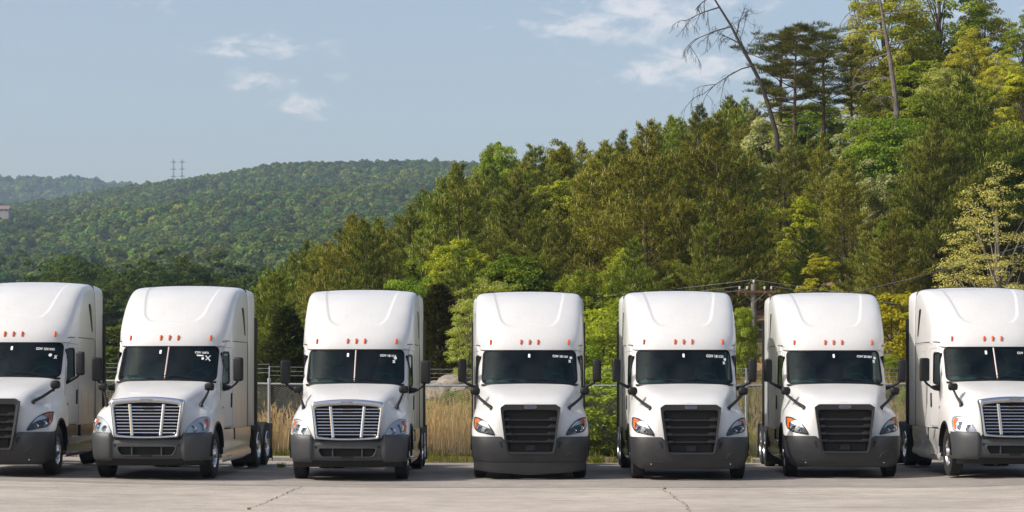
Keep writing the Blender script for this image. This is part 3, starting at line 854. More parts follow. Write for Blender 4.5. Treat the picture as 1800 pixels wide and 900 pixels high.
def front_new(T, P_hood):
    # lower bumper
    plan = [(0, 0), (.35, 0), (.75, .03), (1.02, .12), (1.20, .30), (1.235, .55), (1.24, .80)]
    rows = [.90, .80, .62, .42, .27, .24]; yo = [.03, .0, .0, .03, .10, .16]
    net = mirror_net(bumper_net(rows, plan, yo))
    P = surf(net, 120, 40)
    P[..., 2] += -.10 * sst(.62, .50, np.abs(P[..., 0])) * sst(.7, .9, P[..., 2])      # top edge dips at the grille
    P[..., 2] += .12 * sst(1.0, 1.24, np.abs(P[..., 0])) * sst(.5, .25, P[..., 2])     # corners lift
    C = cellmid(P)
    hole = [(-.555, 1.0), (.555, 1.0), (.475, .545), (-.475, .545)]
    skip = in_poly(hole, C[..., 0], C[..., 2])
    mb = MB(); mb.grid(P, skip)
    B = mb.build('bumper', M['dark_plastic'], T, angle=50)
    bb = bvh_of(B.data)
    def pb(x, z, o=0.0):
        h, n, *_ = bb.ray_cast(Vector((x, -2, z)), Vector((0, 1, 0)))
        if h is None: h, n, *_ = bb.find_nearest(Vector((x, 0, z)))
        if n.y > 0: n = -n
        return tuple(h + n * o)
    for s in (-1, 1):
        mb = MB(); patch(mb, rpoly([(s * .66, .80), (s * .59, .80), (s * .565, .66), (s * .605, .66)], .015), pb, t=.004, n=30); mb.build('air_slot', M['black_void'], B)
        mb = MB(); mb.tube([pb(s * x, z, .000) for (x, z) in ((1.0, .60), (.86, .585), (.76, .52), (.72, .44))] , .010, 6); mb.tube([pb(s * x, z, .0) for (x, z) in ((1.02, .44), (.85, .40), (.6, .395))], .010, 6)
        mb.build('bumper_crease', M['dark_plastic'], B)
        mb = MB(); c = pb(s * .82, .34, .0); mb.lathe([(-.012, 0), (-.012, .014), (.01, .014)], c, 'y', 10); mb.build('bolt', M['galv'], B)
    # grille
    def gy(z): return .015 + .10 * max(0, (z - .9)) + (.0 if z > .8 else -.02)
    def pg(x, z, o=0.0): return (x, gy(z) - o, z)
    outer = [(-.63, 1.505), (-.53, 1.57), (.53, 1.57), (.63, 1.505), (.54, .80), (.495, .575), (.45, .54), (-.45, .54), (-.495, .575), (-.54, .80)]
    inner = [(-.568, 1.42), (-.525, 1.455), (.525, 1.455), (.568, 1.42), (.495, .80), (.455, .60), (.435, .585), (-.435, .585), (-.455, .60), (-.495, .80)]
    n = 40
    G = empty('grille'); G.parent = T
    mb = MB()
    o = np.array(outer); q = np.array(inner)
    rowsg = [(o, -.14), (o, .01), (o * .985 + q * .015, .02), (q, .012), (q, -.12)]
    vs = []; fs = []
    for A, off in rowsg: vs += [pg(a, b, off) for a, b in A]
    k = len(outer)
    for a in range(len(rowsg) - 1):
        for i in range(k): fs.append((a * k + i, a * k + (i + 1) % k, (a + 1) * k + (i + 1) % k, (a + 1) * k + i))
    mb.add(vs, fs); mb.build('frame', M['gframe'], G, smooth=False)
    mb = MB(); mb.add([pg(a, b, -.10) for a, b in inner], [tuple(range(k))]); mb.build('backing', M['black_void'], G, smooth=False)
    def hw(z): return .495 + (.568 - .495) * (z - .8) / .62
    for z in (1.255, 1.105, .955, .805):
        mb = MB(); w = hw(z) - .005
        y = gy(z)
        up = .055
        # blade with raised, forward ends
        sect = lambda x, f: [(x, y + .07, z + .045), (x, y - .002 * f, z + .012 * f), (x, y - .012 * f, z - .012), (x, y + .05, z - .03)]
        xs = [-w, -w + .10, -w + .16, w - .16, w - .10, w]; fwd = [1, 1, .2, .2, 1, 1]
        P = np.array([[(x, y + .085, z + (up if fo == 1 else .012)), (x, y - .005 * fo + .02 * (1 - fo), z + (.012 if fo == 1 else -.01)), (x, y + .02 * (1 - fo), z - .022), (x, y + .085, z - .030)] for x, fo in zip(xs, fwd)])
        mb.grid(P); mb.build('slat', M['slat'], G, smooth=False)
    mb = MB()
    for zz in np.arange(.615, .735, .03): mb.box(-.42, .42, gy(zz) + .03, gy(zz) + .05, zz - .005, zz + .005)
    for xx in np.arange(-.40, .41, .05): mb.box(xx - .004, xx + .004, gy(.67) + .032, gy(.67) + .048, .59, .76)
    mb.build('lower_mesh', M['black_plastic'], G, smooth=False)
    mb = MB(); mb.box(-.10, .10, gy(.66) - .002, gy(.66) + .025, .61, .72); mb.build('plate_holder', M['black_plastic'], G, smooth=False)
    badge(G, gy(1.515) - .02, 1.515, M['chrome'], M['badge_blue'])
    # bonnet notch above the grille
    mb = MB(); mb.tube([P_hood(x, 1.60 - abs(x) * .02, .0) for x in np.linspace(-.09, .09, 7)], .006, 5); mb.build('hood_notch', M['white'], T)

def front_old(T, P_hood):
    plan = [(0, .0), (.35, .0), (.72, .02), (1.0, .12), (1.18, .30), (1.225, .52), (1.23, .80)]
    rows = [.955, .90, .74, .56, .42, .39]; yo = [.05, .0, -.005, .0, .04, .10]
    net = mirror_net(bumper_net(rows, plan, yo))
    P = surf(net, 130, 44)
    P[..., 2] += -.10 * sst(.74, .66, np.abs(P[..., 0])) * sst(.7, .9, P[..., 2])
    # the middle section sits back a little
    P[..., 1] += .045 * sst(.76, .70, np.abs(P[..., 0]))
    C = cellmid(P)
    hole = rpoly([(-.60, .675), (.60, .675), (.52, .505), (-.52, .505)], .06)
    skip = in_poly(hole, C[..., 0], C[..., 2])
    mb = MB(); mb.grid(P, skip)
    B = mb.build('bumper', M['grey_plastic'], T, angle=50)
    bb = bvh_of(B.data)
    def pb(x, z, o=0.0):
        h, n, *_ = bb.ray_cast(Vector((x, -2, z)), Vector((0, 1, 0)))
        if h is None: h, n = Vector((x, .045, z)), Vector((0, -1, 0))
        if n.y > 0: n = -n
        return tuple(h + n * o)
    mb = MB(); big = [(a * 1.05, .59 + (b - .59) * 1.16) for a, b in hole]
    def pf(x, z, o=0.0): return (x, .048 - o, z)
    ring(mb, big, hole, pf, t=.014, n=80, back=.05); mb.build('intake_surround', M['grey_plastic'], B)
    mb = MB(); mb.add([(a * 1.02, .12, .59 + (b - .59) * 1.05) for a, b in hole], [tuple(range(len(hole)))]); mb.build('intake_mesh', M['black_void'], B, smooth=False)
    for x in (-.30, .30):
        mb = MB(); mb.box(x - .012, x + .012, .052, .10, .50, .68); mb.build('intake_bar', M['grey_plastic'], B, smooth=False)
    mb = MB(); mb.box(-.13, .13, .03, .05, .475, .505); mb.build('plate_holder', M['black_plastic'], B, smooth=False)
    mb = MB(); mb.box(-.66, .66, .07, .20, .82, .90); mb.build('bumper_gap', M['black_void'], B, smooth=False)
    for s in (-1, 1):
        mb = MB(); c = pb(s * .645, .70, .002); mb.lathe([(-.004, 0), (-.004, .026), (.01, .03)], c, 'y', 14); mb.build('tow_hole', M['black_void'], B)
        mb = MB(); ring(mb, rpoly([(s * .84, .70), (s * 1.10, .70), (s * 1.08, .55), (s * .86, .55)], .05), rpoly([(s * .865, .68), (s * 1.075, .68), (s * 1.06, .572), (s * .88, .572)], .04), pb, t=-.008, n=60)
        mb.build('fog_lamp_recess', M['dark_plastic'], B)
        mb = MB(); mb.tube([pb(s * .735, z, .0) for z in np.linspace(.86, .44, 8)], .008, 5); mb.build('bumper_joint', M['seam'], B)
    # lower valance
    mb = MB(); plan2 = [(0, .10), (.5, .10), (.9, .14), (1.05, .24), (1.12, .45)]
    net = mirror_net([[(x, y, .43), (x, y + .02, .38), (x, y + .05, .31), (x, y + .10, .29)] for x, y in plan2])
    mb.grid(surf(net, 50, 8)); mb.build('valance', M['black_plastic'], B)
    # chrome grille
    G = empty('grille'); G.parent = T
    def gy(z): return .035 + .07 * (z - .83)
    def arc(w_t, w_b, zt, zb, crown, n=18, sag=0.03):
        top = [(x, zt + crown * (1 - (x / w_t) ** 2)) for x in np.linspace(-w_t, w_t, n)]
        bot = [(x, zb - sag * (1 - (x / w_b) ** 2)) for x in np.linspace(w_b, -w_b, n)]
        return rpoly(top + bot, [.09] + [.001] * (n - 2) + [.09, .08] + [.001] * (n - 2) + [.08], 5)
    outer = arc(.745, .655, 1.615, .865, .065)
    inner = arc(.655, .59, 1.505, .925, .045)
    mb = MB()
    N_ = 140
    o = resample(outer, N_); q = resample(inner, N_)
    rowsg = []
    for t in np.linspace(0, 1, 9):
        rowsg.append((o + (q - o) * t, .055 * math.sin(math.pi * min(1, .12 + t * .88)) ** .8))
    rowsg = [(o, -.16)] + rowsg + [(q, -.10)]
    vs = []; fs = []
    for A, off in rowsg: vs += [(a, gy(b) - off, b) for a, b in A]
    for a in range(len(rowsg) - 1):
        for i in range(N_): fs.append((a * N_ + i, a * N_ + (i + 1) % N_, (a + 1) * N_ + (i + 1) % N_, (a + 1) * N_ + i))
    mb.add(vs, fs); mb.build('chrome_surround', M['chrome'], G, angle=60)
    mb = MB(); mb.add([(a * 1.01, gy(b) + .09, b) for a, b in inner], [tuple(range(len(inner)))]); mb.build('backing', M['black_void'], G, smooth=False)
    def hw(z): return .585 + (.655 - .585) * (z - .925) / .58
    for z in np.linspace(.955, 1.475, 9):
        w = hw(z) - .004; y = gy(z)
        mb = MB(); P = np.array([[(x, y + .05, z + .014), (x, y + .005, z + .012), (x, y - .004, z), (x, y + .005, z - .010), (x, y + .05, z - .012)] for x in np.linspace(-w, w, 5)])
        mb.grid(P); mb.build('bar', M['chrome'], G)
    for s in (-1, 1):
        mb = MB()
        mb.grid(np.array([[(s * (.29 + .055 * (z - .93) / .58) + dx, gy(z) + dy, z) for dx, dy in ((-.034, .03), (-.030, -.008), (-.010, -.016), (-.006, .0), (.006, .0), (.010, -.016), (.030, -.008), (.034, .03))] for z in np.linspace(.905, 1.53, 5)]))
        mb.build('upright', M['chrome'], G)
    badge(G, gy(1.60) - .055, 1.612, M['chrome'], M['alloy'], .14, .03)
# ------------------------------------------------------------------ ground
def lot_z(x, y=44.0):
    return .10 * sst(-6.0, -11.5, x) + .05 * sst(-2.5, -6.5, x) + .07 * sst(7.8, 11, x)
HX = [-400, -90, -45, -25, -15.2, -8.2, -2, 7.4, 14.4, 20.6, 26.8, 35, 45, 70, 140, 600]
HZ = [0, 0, 0, .3, 1.6, 4.6, 7.4, 8.8, 10.6, 13.2, 16.2, 19.0, 21.5, 25, 30, 32]
def wob(x, y, s, ph=0.0):
    return (np.sin(x / s + ph) * np.cos(y / (s * .83) + 1.7 * ph) + .5 * np.sin(x / (s * .43) + 2.1 + ph) * np.cos(y / (s * .51) + ph)) / 1.5
SKX = [-400, 0, 100, 180, 300, 400, 480, 560, 650, 760, 830, 1000, 1300, 1800, 2400]
SKY = [392, 372, 362, 347, 332, 318, 304, 299, 297, 296, 298, 305, 320, 340, 370]
def terrain(x, y):
    x = np.asarray(x, float); y = np.asarray(y, float)
    A = np.interp(x, HX, HZ)
    base = lot_z(x) + .14 * sst(55.4, 57.0, y)
    # grassy bank right behind the fence, then a shallow cut for the pole line
    bank = (1.9 + .25 * wob(x, y, 5)) * sst(59, 75, y) * sst(-5.5, 1.0, x)
    cut = -1.7 * sst(74, 90, y) * sst(104, 92, y) * sst(-9, 1.0, x)
    rocks = 1.3 * np.exp(-((x + 3.0) / 4.5) ** 2 - ((y - 84) / 9) ** 2)
    hill = A * sst(88, 172, y) * (1 + .0009 * np.clip(y - 172, 0, 400))
    hill = hill * (1 - .75 * sst(230, 620, y)) + .5 * wob(x, y, 11, 1.0) * sst(95, 125, y) * sst(-20, 0, x)
    low = 2.0 * sst(150, 330, y) * sst(0, -25, x) - 1.2 * sst(54, 75, y) * sst(-4, -9, x)
    near = base + bank + cut + rocks + hill + low
    # far valley and the long wooded ridge beyond it
    px = 900 + F * x / np.maximum(y, 1)
    rz = (HOR - np.interp(px, SKX, SKY)) * 2200 / F
    t = np.clip((y - 620) / (2200 - 620), 0, 1)
    prof = .10 * sst(0, .15, t) + .90 * (t ** 1.15)
    fold = 10 * wob(x, y, 120, .6) * sst(760, 1000, y) * sst(2250, 1900, y) + 5 * wob(x, y, 55, 2.2) * sst(760, 1000, y)* sst(2250, 1900, y)
    far = rz * prof * (1 - .25 * sst(2230, 2900, y)) + fold
    f2 = (HOR - np.interp(px, [-600, 0, 150, 220, 600, 1200], [336, 333, 335, 345, 400, 430])) * 3800 / F
    far = np.where(y > 2900, np.maximum(far * .9, (rz * .75) + (f2 - rz * .75) * sst(2900, 3800, y)), far)
    w = sst(520, 900, y)
    return near * (1 - w) + np.where(y > 500, far, 0) * w
def tz(x, y): return float(terrain(x, y))

def ground_mat(name, cols, scales, bump=.4, bscale=6):
    m = bpy.data.materials.new(name); m.use_nodes = True
    nt = m.node_tree; p = nt.nodes['Principled BSDF']; p.inputs['Roughness'].default_value = .95; p.inputs['Specular IOR Level'].default_value = .15
    tc = nt.nodes.new('ShaderNodeTexCoord'); prev = None
    for i, c in enumerate(cols):
        if prev is None:
            rgb = nt.nodes.new('ShaderNodeRGB'); rgb.outputs[0].default_value = (*c, 1); prev = rgb.outputs[0]; continue
        n = nt.nodes.new('ShaderNodeTexNoise'); n.inputs['Scale'].default_value = scales[i - 1]; n.inputs['Detail'].default_value = 6; n.inputs['Roughness'].default_value = .65
        nt.links.new(tc.outputs['Object'], n.inputs['Vector'])
        mr = nt.nodes.new('ShaderNodeMapRange'); mr.inputs['From Min'].default_value = .44; mr.inputs['From Max'].default_value = .60
        nt.links.new(n.outputs[0], mr.inputs['Value'])
        mx = nt.nodes.new('ShaderNodeMix'); mx.data_type = 'RGBA'; mx.inputs['B'].default_value = (*c, 1)
        nt.links.new(mr.outputs[0], mx.inputs['Factor']); nt.links.new(prev, mx.inputs['A']); prev = mx.outputs['Result']
    nt.links.new(prev, p.inputs['Base Color'])
    n = nt.nodes.new('ShaderNodeTexNoise'); n.inputs['Scale'].default_value = bscale; n.inputs['Detail'].default_value = 6
    nt.links.new(tc.outputs['Object'], n.inputs['Vector'])
    b = nt.nodes.new('ShaderNodeBump'); b.inputs['Strength'].default_value = bump; b.inputs['Distance'].default_value = .15
    nt.links.new(n.outputs[0], b.inputs['Height']); nt.links.new(b.outputs[0], p.inputs['Normal'])
    return m
M['soil'] = ground_mat('grassy_ground', [(.10, .085, .035), (.17, .125, .06), (.06, .065, .02), (.24, .16, .085)], [.25, .6, .09])

def grid_mesh(name, xs, ys, zf, matl):
    X, Y = np.meshgrid(xs, ys)
    Z = zf(X, Y)
    V = np.stack([X, Y, Z], -1).reshape(-1, 3).astype(np.float32)
    nx, ny = len(xs), len(ys)
    i, j = np.meshgrid(np.arange(nx - 1), np.arange(ny - 1))
    a = (j * nx + i).ravel()
    Fc = np.stack([a, a + 1, a + nx + 1, a + nx], -1)
    me = raw_mesh(name, V, Fc)
    me.shade_smooth(); me.materials.append(matl)
    return me
def raw_mesh(name, V, Fc):
    me = bpy.data.meshes.new(name)
    k = Fc.shape[1]
    me.vertices.add(len(V)); me.vertices.foreach_set('co', np.ascontiguousarray(V, np.float32).ravel())
    me.loops.add(Fc.size); me.loops.foreach_set('vertex_index', np.ascontiguousarray(Fc, np.int32).ravel())
    me.polygons.add(len(Fc)); me.polygons.foreach_set('loop_start', np.arange(0, Fc.size, k, dtype=np.int32))
    me.polygons.foreach_set('loop_total', np.full(len(Fc), k, np.int32))
    me.update(calc_edges=True)
    return me
xs = np.unique(np.concatenate([np.arange(-64, 64.1, 1.6), np.arange(64, 300, 16), -np.arange(64, 300, 16), np.arange(300, 2900, 60), -np.arange(300, 2900, 60)]))
ys = np.unique(np.concatenate([np.array([-40., 0, 30, 48]), np.arange(50, 190, 1.6), np.arange(190, 520, 12), np.arange(520, 4300, 40)]))
def terrain_low(x, y):
    z = terrain(x, y)
    return np.where(y < 55.7, z - .25, z)
ter = link('terrain', grid_mesh('terrain', xs, ys, terrain_low, M['soil']))
tag(ter, kind='structure')

def lot_material(name, base):
    m = bpy.data.materials.new(name); m.use_nodes = True
    nt = m.node_tree; N = nt.nodes.new; L = nt.links.new
    p = nt.nodes['Principled BSDF']; p.inputs['Roughness'].default_value = .9; p.inputs['Specular IOR Level'].default_value = .25
    tc = N('ShaderNodeTexCoord')
    def noise(scale, detail=6, rough=.6, vec=None, mp=None):
        n = N('ShaderNodeTexNoise'); n.inputs['Scale'].default_value = scale; n.inputs['Detail'].default_value = detail; n.inputs['Roughness'].default_value = rough
        if mp:
            q = N('ShaderNodeMapping'); q.inputs['Scale'].default_value = mp; L(tc.outputs['Object'], q.inputs[0]); L(q.outputs[0], n.inputs['Vector'])
        else: L(tc.outputs['Object'], n.inputs['Vector'])
        return n.outputs[0]
    def ramp(v, a, b, c0, c1):
        r = N('ShaderNodeMapRange'); r.inputs['From Min'].default_value = a; r.inputs['From Max'].default_value = b
        r.inputs['To Min'].default_value = c0; r.inputs['To Max'].default_value = c1; L(v, r.inputs['Value']); return r.outputs[0]
    def mul(a, b):
        q = N('ShaderNodeMath'); q.operation = 'MULTIPLY'; L(a, q.inputs[0]); L(b, q.inputs[1]); return q.outputs[0]
    v = ramp(noise(.35, 4), .3, .7, .82, 1.12)
    v = mul(v, ramp(noise(2.2, 6), .3, .7, .86, 1.10))
    v = mul(v, ramp(noise(9, 6, .75), .56, .72, 1.0, .80))
    v = mul(v, ramp(noise(38, 5, .7), .3, .7, .62, 1.34))
    v = mul(v, ramp(noise(1.0, 3, .5, mp=(.10, 1.6, 1)), .35, .65, .93, 1.05))      # tyre-worn streaks along the lane
    v = mul(v, ramp(noise(.8, 5, .7, mp=(.3, 2.0, 1)), .56, .72, 1.0, .66))           # oil and damp stains
    mx = N('ShaderNodeMix'); mx.data_type = 'RGBA'; mx.blend_type = 'MULTIPLY'; mx.inputs['Factor'].default_value = 1
    mx.inputs['A'].default_value = (*base, 1)
    cb = N('ShaderNodeCombineColor')
    for i in range(3): L(v, cb.inputs[i])
    L(cb.outputs[0], mx.inputs['B']); L(mx.outputs['Result'], p.inputs['Base Color'])
    b = N('ShaderNodeBump'); b.inputs['Strength'].default_value = .35; b.inputs['Distance'].default_value = .01
    L(noise(60, 4, .7), b.inputs['Height']); L(b.outputs[0], p.inputs['Normal'])
    return m
M['lot'] = lot_material('worn_concrete_lot', (.425, .380, .325))
M['stalls'] = lot_material('old_asphalt_stalls', (.305, .277, .243))
lx = np.arange(-46, 46.1, 1.0); ly = np.concatenate([np.arange(-20, 30, 5), np.arange(30, 55.9, 1.0)])
lot = link('parking_lot', grid_mesh('parking_lot', lx, ly, lambda x, y: lot_z(x, y) + 0 * y, M['lot']))
tag(lot, kind='structure')
sx_ = np.arange(-46, 46.1, .5); sy_ = np.concatenate([[42.9], np.arange(43.5, 55.6, .7)])
def stall_z(x, y): return lot_z(x, y) + .004 + 0 * y
me = grid_mesh('parking_stalls', sx_, sy_, stall_z, M['stalls'])
for v in me.vertices:
    if v.co.y < 43: v.co.y += .10 * math.sin(v.co.x * 1.3) + .05 * math.sin(v.co.x * 4.1)
tag(link('parking_stalls', me), kind='structure')
# kerb along the back of the lot
M['kerb'] = mat('kerb_concrete', (.25, .23, .195), .9, var=.3, vscale=3, bump=.3, bscale=25)
def kerb_block(x0, x1):
    mb = MB(); n = 6; rows = []
    for x in np.linspace(x0, x1, n):
        z = float(lot_z(x))
        rows.append([(x, 55.35, z - .2), (x, 55.36, z + .09), (x, 55.40, z + .12), (x, 55.65, z + .12), (x, 55.68, z + .08), (x, 55.68, z - .2)])
    mb.grid(np.array(rows))
    mb.add([rows[0][i] for i in range(6)], [(0, 1, 2, 3, 4, 5)]); mb.add([rows[-1][i] for i in range(6)], [(5, 4, 3, 2, 1, 0)])
    return mb
kerb = empty('kerb'); tag(kerb, kind='structure')
for k, x in enumerate(np.arange(-21, 21, 3.0)):
    if -4 < x < 5: continue
    kerb_block(x + .012, x + 2.988).build('kerb_stone', M['kerb'], kerb)
# cracks in the slab
M['crack'] = mat('crack_dirt', (.045, .04, .034), .95, var=.3)
def crack(pts, w, seed):
    rs = random.Random(seed); mb = MB()
    P = [];
    for (a, b) in zip(pts, pts[1:]):
        n = max(3, int(math.hypot(b[0] - a[0], b[1] - a[1]) / .22))
        for i in range(n):
            t = i / n; P.append((a[0] + (b[0] - a[0]) * t + rs.uniform(-.045, .045), a[1] + (b[1] - a[1]) * t + rs.uniform(-.045, .045)))
    P.append(pts[-1])
    rows = []
    for i, (x, y) in enumerate(P):
        q = P[min(i + 1, len(P) - 1)]; o = P[max(i - 1, 0)]
        d = Vector((q[0] - o[0], q[1] - o[1], 0)).normalized(); nrm = Vector((-d.y, d.x, 0))
        ww = w * rs.uniform(.35, 1.2) * (.3 if i in (0, len(P) - 1) else 1)
        z = float(lot_z(x)) + .009
        rows.append([(x + nrm.x * ww, y + nrm.y * ww, z), (x - nrm.x * ww, y - nrm.y * ww, z)])
    mb.grid(np.array(rows))
    return mb
for k, (pts, w) in enumerate([([(PX(436, 35.5), 35.5), (PX(455, 36.6), 36.6), (PX(505, 40.5), 40.5), (PX(530, 43), 43)], .008),
                              ([(PX(1160, 42.2), 42.2), (PX(1175, 41), 41), (PX(1200, 37.5), 37.5), (PX(1215, 35), 35)], .007),
                              ([(PX(1300, 42.0), 42.0), (PX(900, 42.5), 42.5)], .009), ([(PX(880, 38.6), 38.6), (PX(450, 38.9), 38.9)], .006), ([(PX(1570, 41.4), 41.4), (PX(1300, 42.0), 42.0)], .012)]):
    tag(crack(pts, w, k).build('pavement_crack', M['crack'], lot, smooth=False), kind=None)

# bare earth showing on the slope
M['earth'] = ground_mat('bare_orange_earth', [(.34, .20, .105), (.24, .15, .075), (.40, .27, .15)], [1.2, .5], .5, 3)
def earth_patch(cx, cy, rx, ry, seed):
    rg = np.random.default_rng(seed); mb = MB(); n = 40; rows = []
    ph = rg.uniform(0, 6, 4)
    for q in (0.02, .35, .7, 1.0):
        row = []
        for a in np.linspace(0, 2 * math.pi, n):
            r = q * (1 + .22 * math.sin(3 * a + ph[0]) + .13 * math.sin(7 * a + ph[1]))
            x, y = cx + rx * r * math.cos(a), cy + ry * r * math.sin(a)
            row.append((x, y, tz(x, y) + (.10 if q < 1 else -.12)))
        rows.append(row)
    mb.grid(np.array(rows)); return mb
for k, (px, d, rx, ry) in enumerate(((1487, 110, 1.9, 8), (1590, 92, 1.2, 6), (790, 84, 1.6, 6), (1780, 100, 2.6, 10), (1350, 101, 1.2, 4))):
    tag(earth_patch(PX(px, d), d, rx, ry, k).build('bare_earth', M['earth'], ter), kind=None)
# ------------------------------------------------------------------ trucks
TR = [  # new?, D (bumper front), x, turn (nose to the left +), text, label
 (True, 44.2, -10.50, 0.2, 'COV 1201042', 'white semi truck with black grille and side skirts, cut by left frame edge'),
 (False, 44.4, -7.35, -2.4, 'COV 16876', 'white semi truck with chrome grille, second from left, white cross on windshield'),
 (False, 45.10, -3.364, -0.4, 'COV 181154', 'white semi truck with chrome grille and split windshield, third from the left'),
 (True, 46.0, .384, 0.0, 'COV 181160', 'white semi truck with black grille and deep low-hanging bumper, fourth from the left'),
 (True, 45.6, 3.695, -0.7, 'COV 181150', 'white semi truck with black grille, third from the right, power pole rising at its right'),
 (True, 46.5, 7.01, -2.4, 'COV 201850', 'white semi truck with black grille, second from the right, beside the power pole'),
 (False, 45.2, 10.30, -1.2, 'COV 181182', 'white semi truck with chrome grille, cut off by the right frame edge'),
]
protos = {True: build_truck(True), False: build_truck(False)}
used = set()
def dot(mb, x, z, r, proj=P_front, n=12):
    mb.add([proj(x + r * math.cos(a), z + r * math.sin(a), .006) for a in np.linspace(0, 2 * math.pi, n, endpoint=False)], [tuple(range(n))])
def stroke(mb, a, b, w, proj=P_front):
    a, b = Vector(a), Vector(b); d = (b - a).normalized(); nrm = Vector((-d.y, d.x)) * w
    mb.add([proj(p.x, p.y, .006) for p in (a + nrm, a - nrm, b - nrm, b + nrm)], [(0, 1, 2, 3)])
plan_trucks = []
for i, (new, D, x, turn, txt, label) in enumerate(TR):
    T = protos[new]
    if new in used: T = copy_tree(protos[new])
    used.add(new)
    plan_trucks.append((T, i))
for T, i in plan_trucks:
    new, D, x, turn, txt, label = TR[i]
    tag(T, label, 'truck', 'semi trucks parked in a row')
    T.location = (x, D, float(lot_z(x)) + .006); T.rotation_euler = (0, 0, R(turn))
    size = {1: .062, 4: .082}.get(i, .068)
    tx = {0: .50, 1: .56, 2: .52, 4: .485}.get(i, .50)
    zt = 2.575 if i != 4 else 2.57
    sl_ = -.045
    pj = lambda a, b, o=0: P_front(a, b + (a - tx) * sl_, o)
    me = text_mesh(txt, size, pj, M['decal'], 'windshield_lettering', tx, zt, bold=.022, stretch=.86 if i == 4 else .92)
    link('windshield_lettering', me, T)
    mb = MB()
    if i == 1:
        mb.add([P_front(a, b, .006) for a, b in ((.60, 2.545), (.74, 2.537), (.745, 2.51), (.61, 2.520))], [(0, 1, 2, 3)])
        dot(mb, .735, 2.465, .027); stroke(mb, (.785, 2.525), (.885, 2.415), .010); stroke(mb, (.88, 2.53), (.795, 2.43), .008)
    elif i == 0:
        dot(mb, .80, 2.46, .034); stroke(mb, (.885, 2.455), (.925, 2.385), .010); stroke(mb, (.93, 2.455), (.88, 2.385), .009)
    else:
        ex = {2: .845, 3: .905, 4: .895, 5: .905, 6: .88}[i]; ez = {2: 2.54, 4: 2.52}.get(i, 2.56)
        dot(mb, ex, ez, .032); stroke(mb, (ex - .05, ez - .045), (ex - .005, ez - .105), .010); stroke(mb, (ex - .005, ez - .045), (ex - .05, ez - .105), .009)
    mb.build('windshield_mark', M['decal'], T, smooth=False)
    if i == 3:      # lower air dam that hangs down
        mb = MB()
        plan = [(0, .05), (.45, .05), (.85, .10), (1.05, .20), (1.16, .40)]
        net = mirror_net([[(px_, py_, .36), (px_, py_ + .015, .28), (px_, py_ + .03, .17), (px_, py_ + .05, .135 - (.055 if px_ < .3 else 0) + (.06 if px_ > 1 else 0))] for px_, py_ in plan])
        mb.grid(surf(net, 60, 12)); mb.build('air_dam', M['dark_plastic'], T)
# ------------------------------------------------------------------ fence
M['wire'] = mat('galvanised_wire', (.55, .56, .56), .45, metal=.7)
FY = 57.0
fence = empty('chain_link_fence', (0, FY, 0))
tag(fence, 'grey chain link fence with top rail and barbed wire behind the trucks', 'fence')
posts = [-6.26 + 3.075 * k for k in range(-4, 9)]
def fz(x): return float(lot_z(x)) + .13
for x in posts:
    mb = MB(); z = fz(x)
    mb.tube([(x, 0, z - .3), (x, 0, z + 1.86)], .038, 10); mb.lathe([(z + 1.86, .045), (z + 1.93, .045), (z + 1.95, .02)], (x, 0, 0), 'z', 10)
    mb.tube([(x, 0, z + 1.93), (x, .06, z + 2.26)], .016, 6)
    mb.build('post', M['galv'], fence)
for x0, x1 in zip(posts, posts[1:]):
    mb = MB(); mb.tube([(x0, 0, fz(x0) + 1.80), (x1, 0, fz(x1) + 1.80)], .027, 8, cap=False); mb.build('top_rail', M['galv'], fence)
    # wire mesh: every wire a zigzag that hooks its neighbours
    V = []; Fq = []
    nw = int((x1 - x0) / .052); nz = 34; r = .0044
    zz = np.linspace(.03, 1.78, nz * 2)
    for k in range(nw):
        xc = x0 + (k + .5) * (x1 - x0) / nw
        xx = xc + np.where((np.arange(nz * 2) + k) % 2 == 0, -.029, .029); zb = fz(xc)
        b = len(V)
        for x_, z_ in zip(xx, zz):
            V += [(x_ - r, .012, z_ + zb), (x_ + r, .012 - r, z_ + zb), (x_ + r * .3, .012 + r, z_ + zb)]
        for i in range(nz * 2 - 1):
            for c in range(3):
                d = (c + 1) % 3
                Fq.append((b + i * 3 + c, b + i * 3 + d, b + i * 3 + 3 + d, b + i * 3 + 3 + c))
    me = raw_mesh('wire_mesh', np.array(V), np.array(Fq)); me.materials.append(M['wire'])
    w = link('wire_mesh', me, fence); w['kind'] = 'stuff'
    for j, (dz, dy) in enumerate(((2.02, .018), (2.13, .038), (2.24, .058))):
        mb = MB(); rs = random.Random(j)
        mb.tube([(x0 + (x1 - x0) * t, dy, fz(x0) + dz - .02 * math.sin(math.pi * t)) for t in np.linspace(0, 1, 9)], .004, 4, cap=False)
        for t in np.arange(.05, 1, .055):
            xb = x0 + (x1 - x0) * t; zb = fz(x0) + dz - .02 * math.sin(math.pi * t)
            mb.tube([(xb - .012, dy - .015, zb - .018), (xb + .012, dy + .015, zb + .018)], .002, 3, cap=False)
        mb.build('barbed_wire', M['wire'], fence)

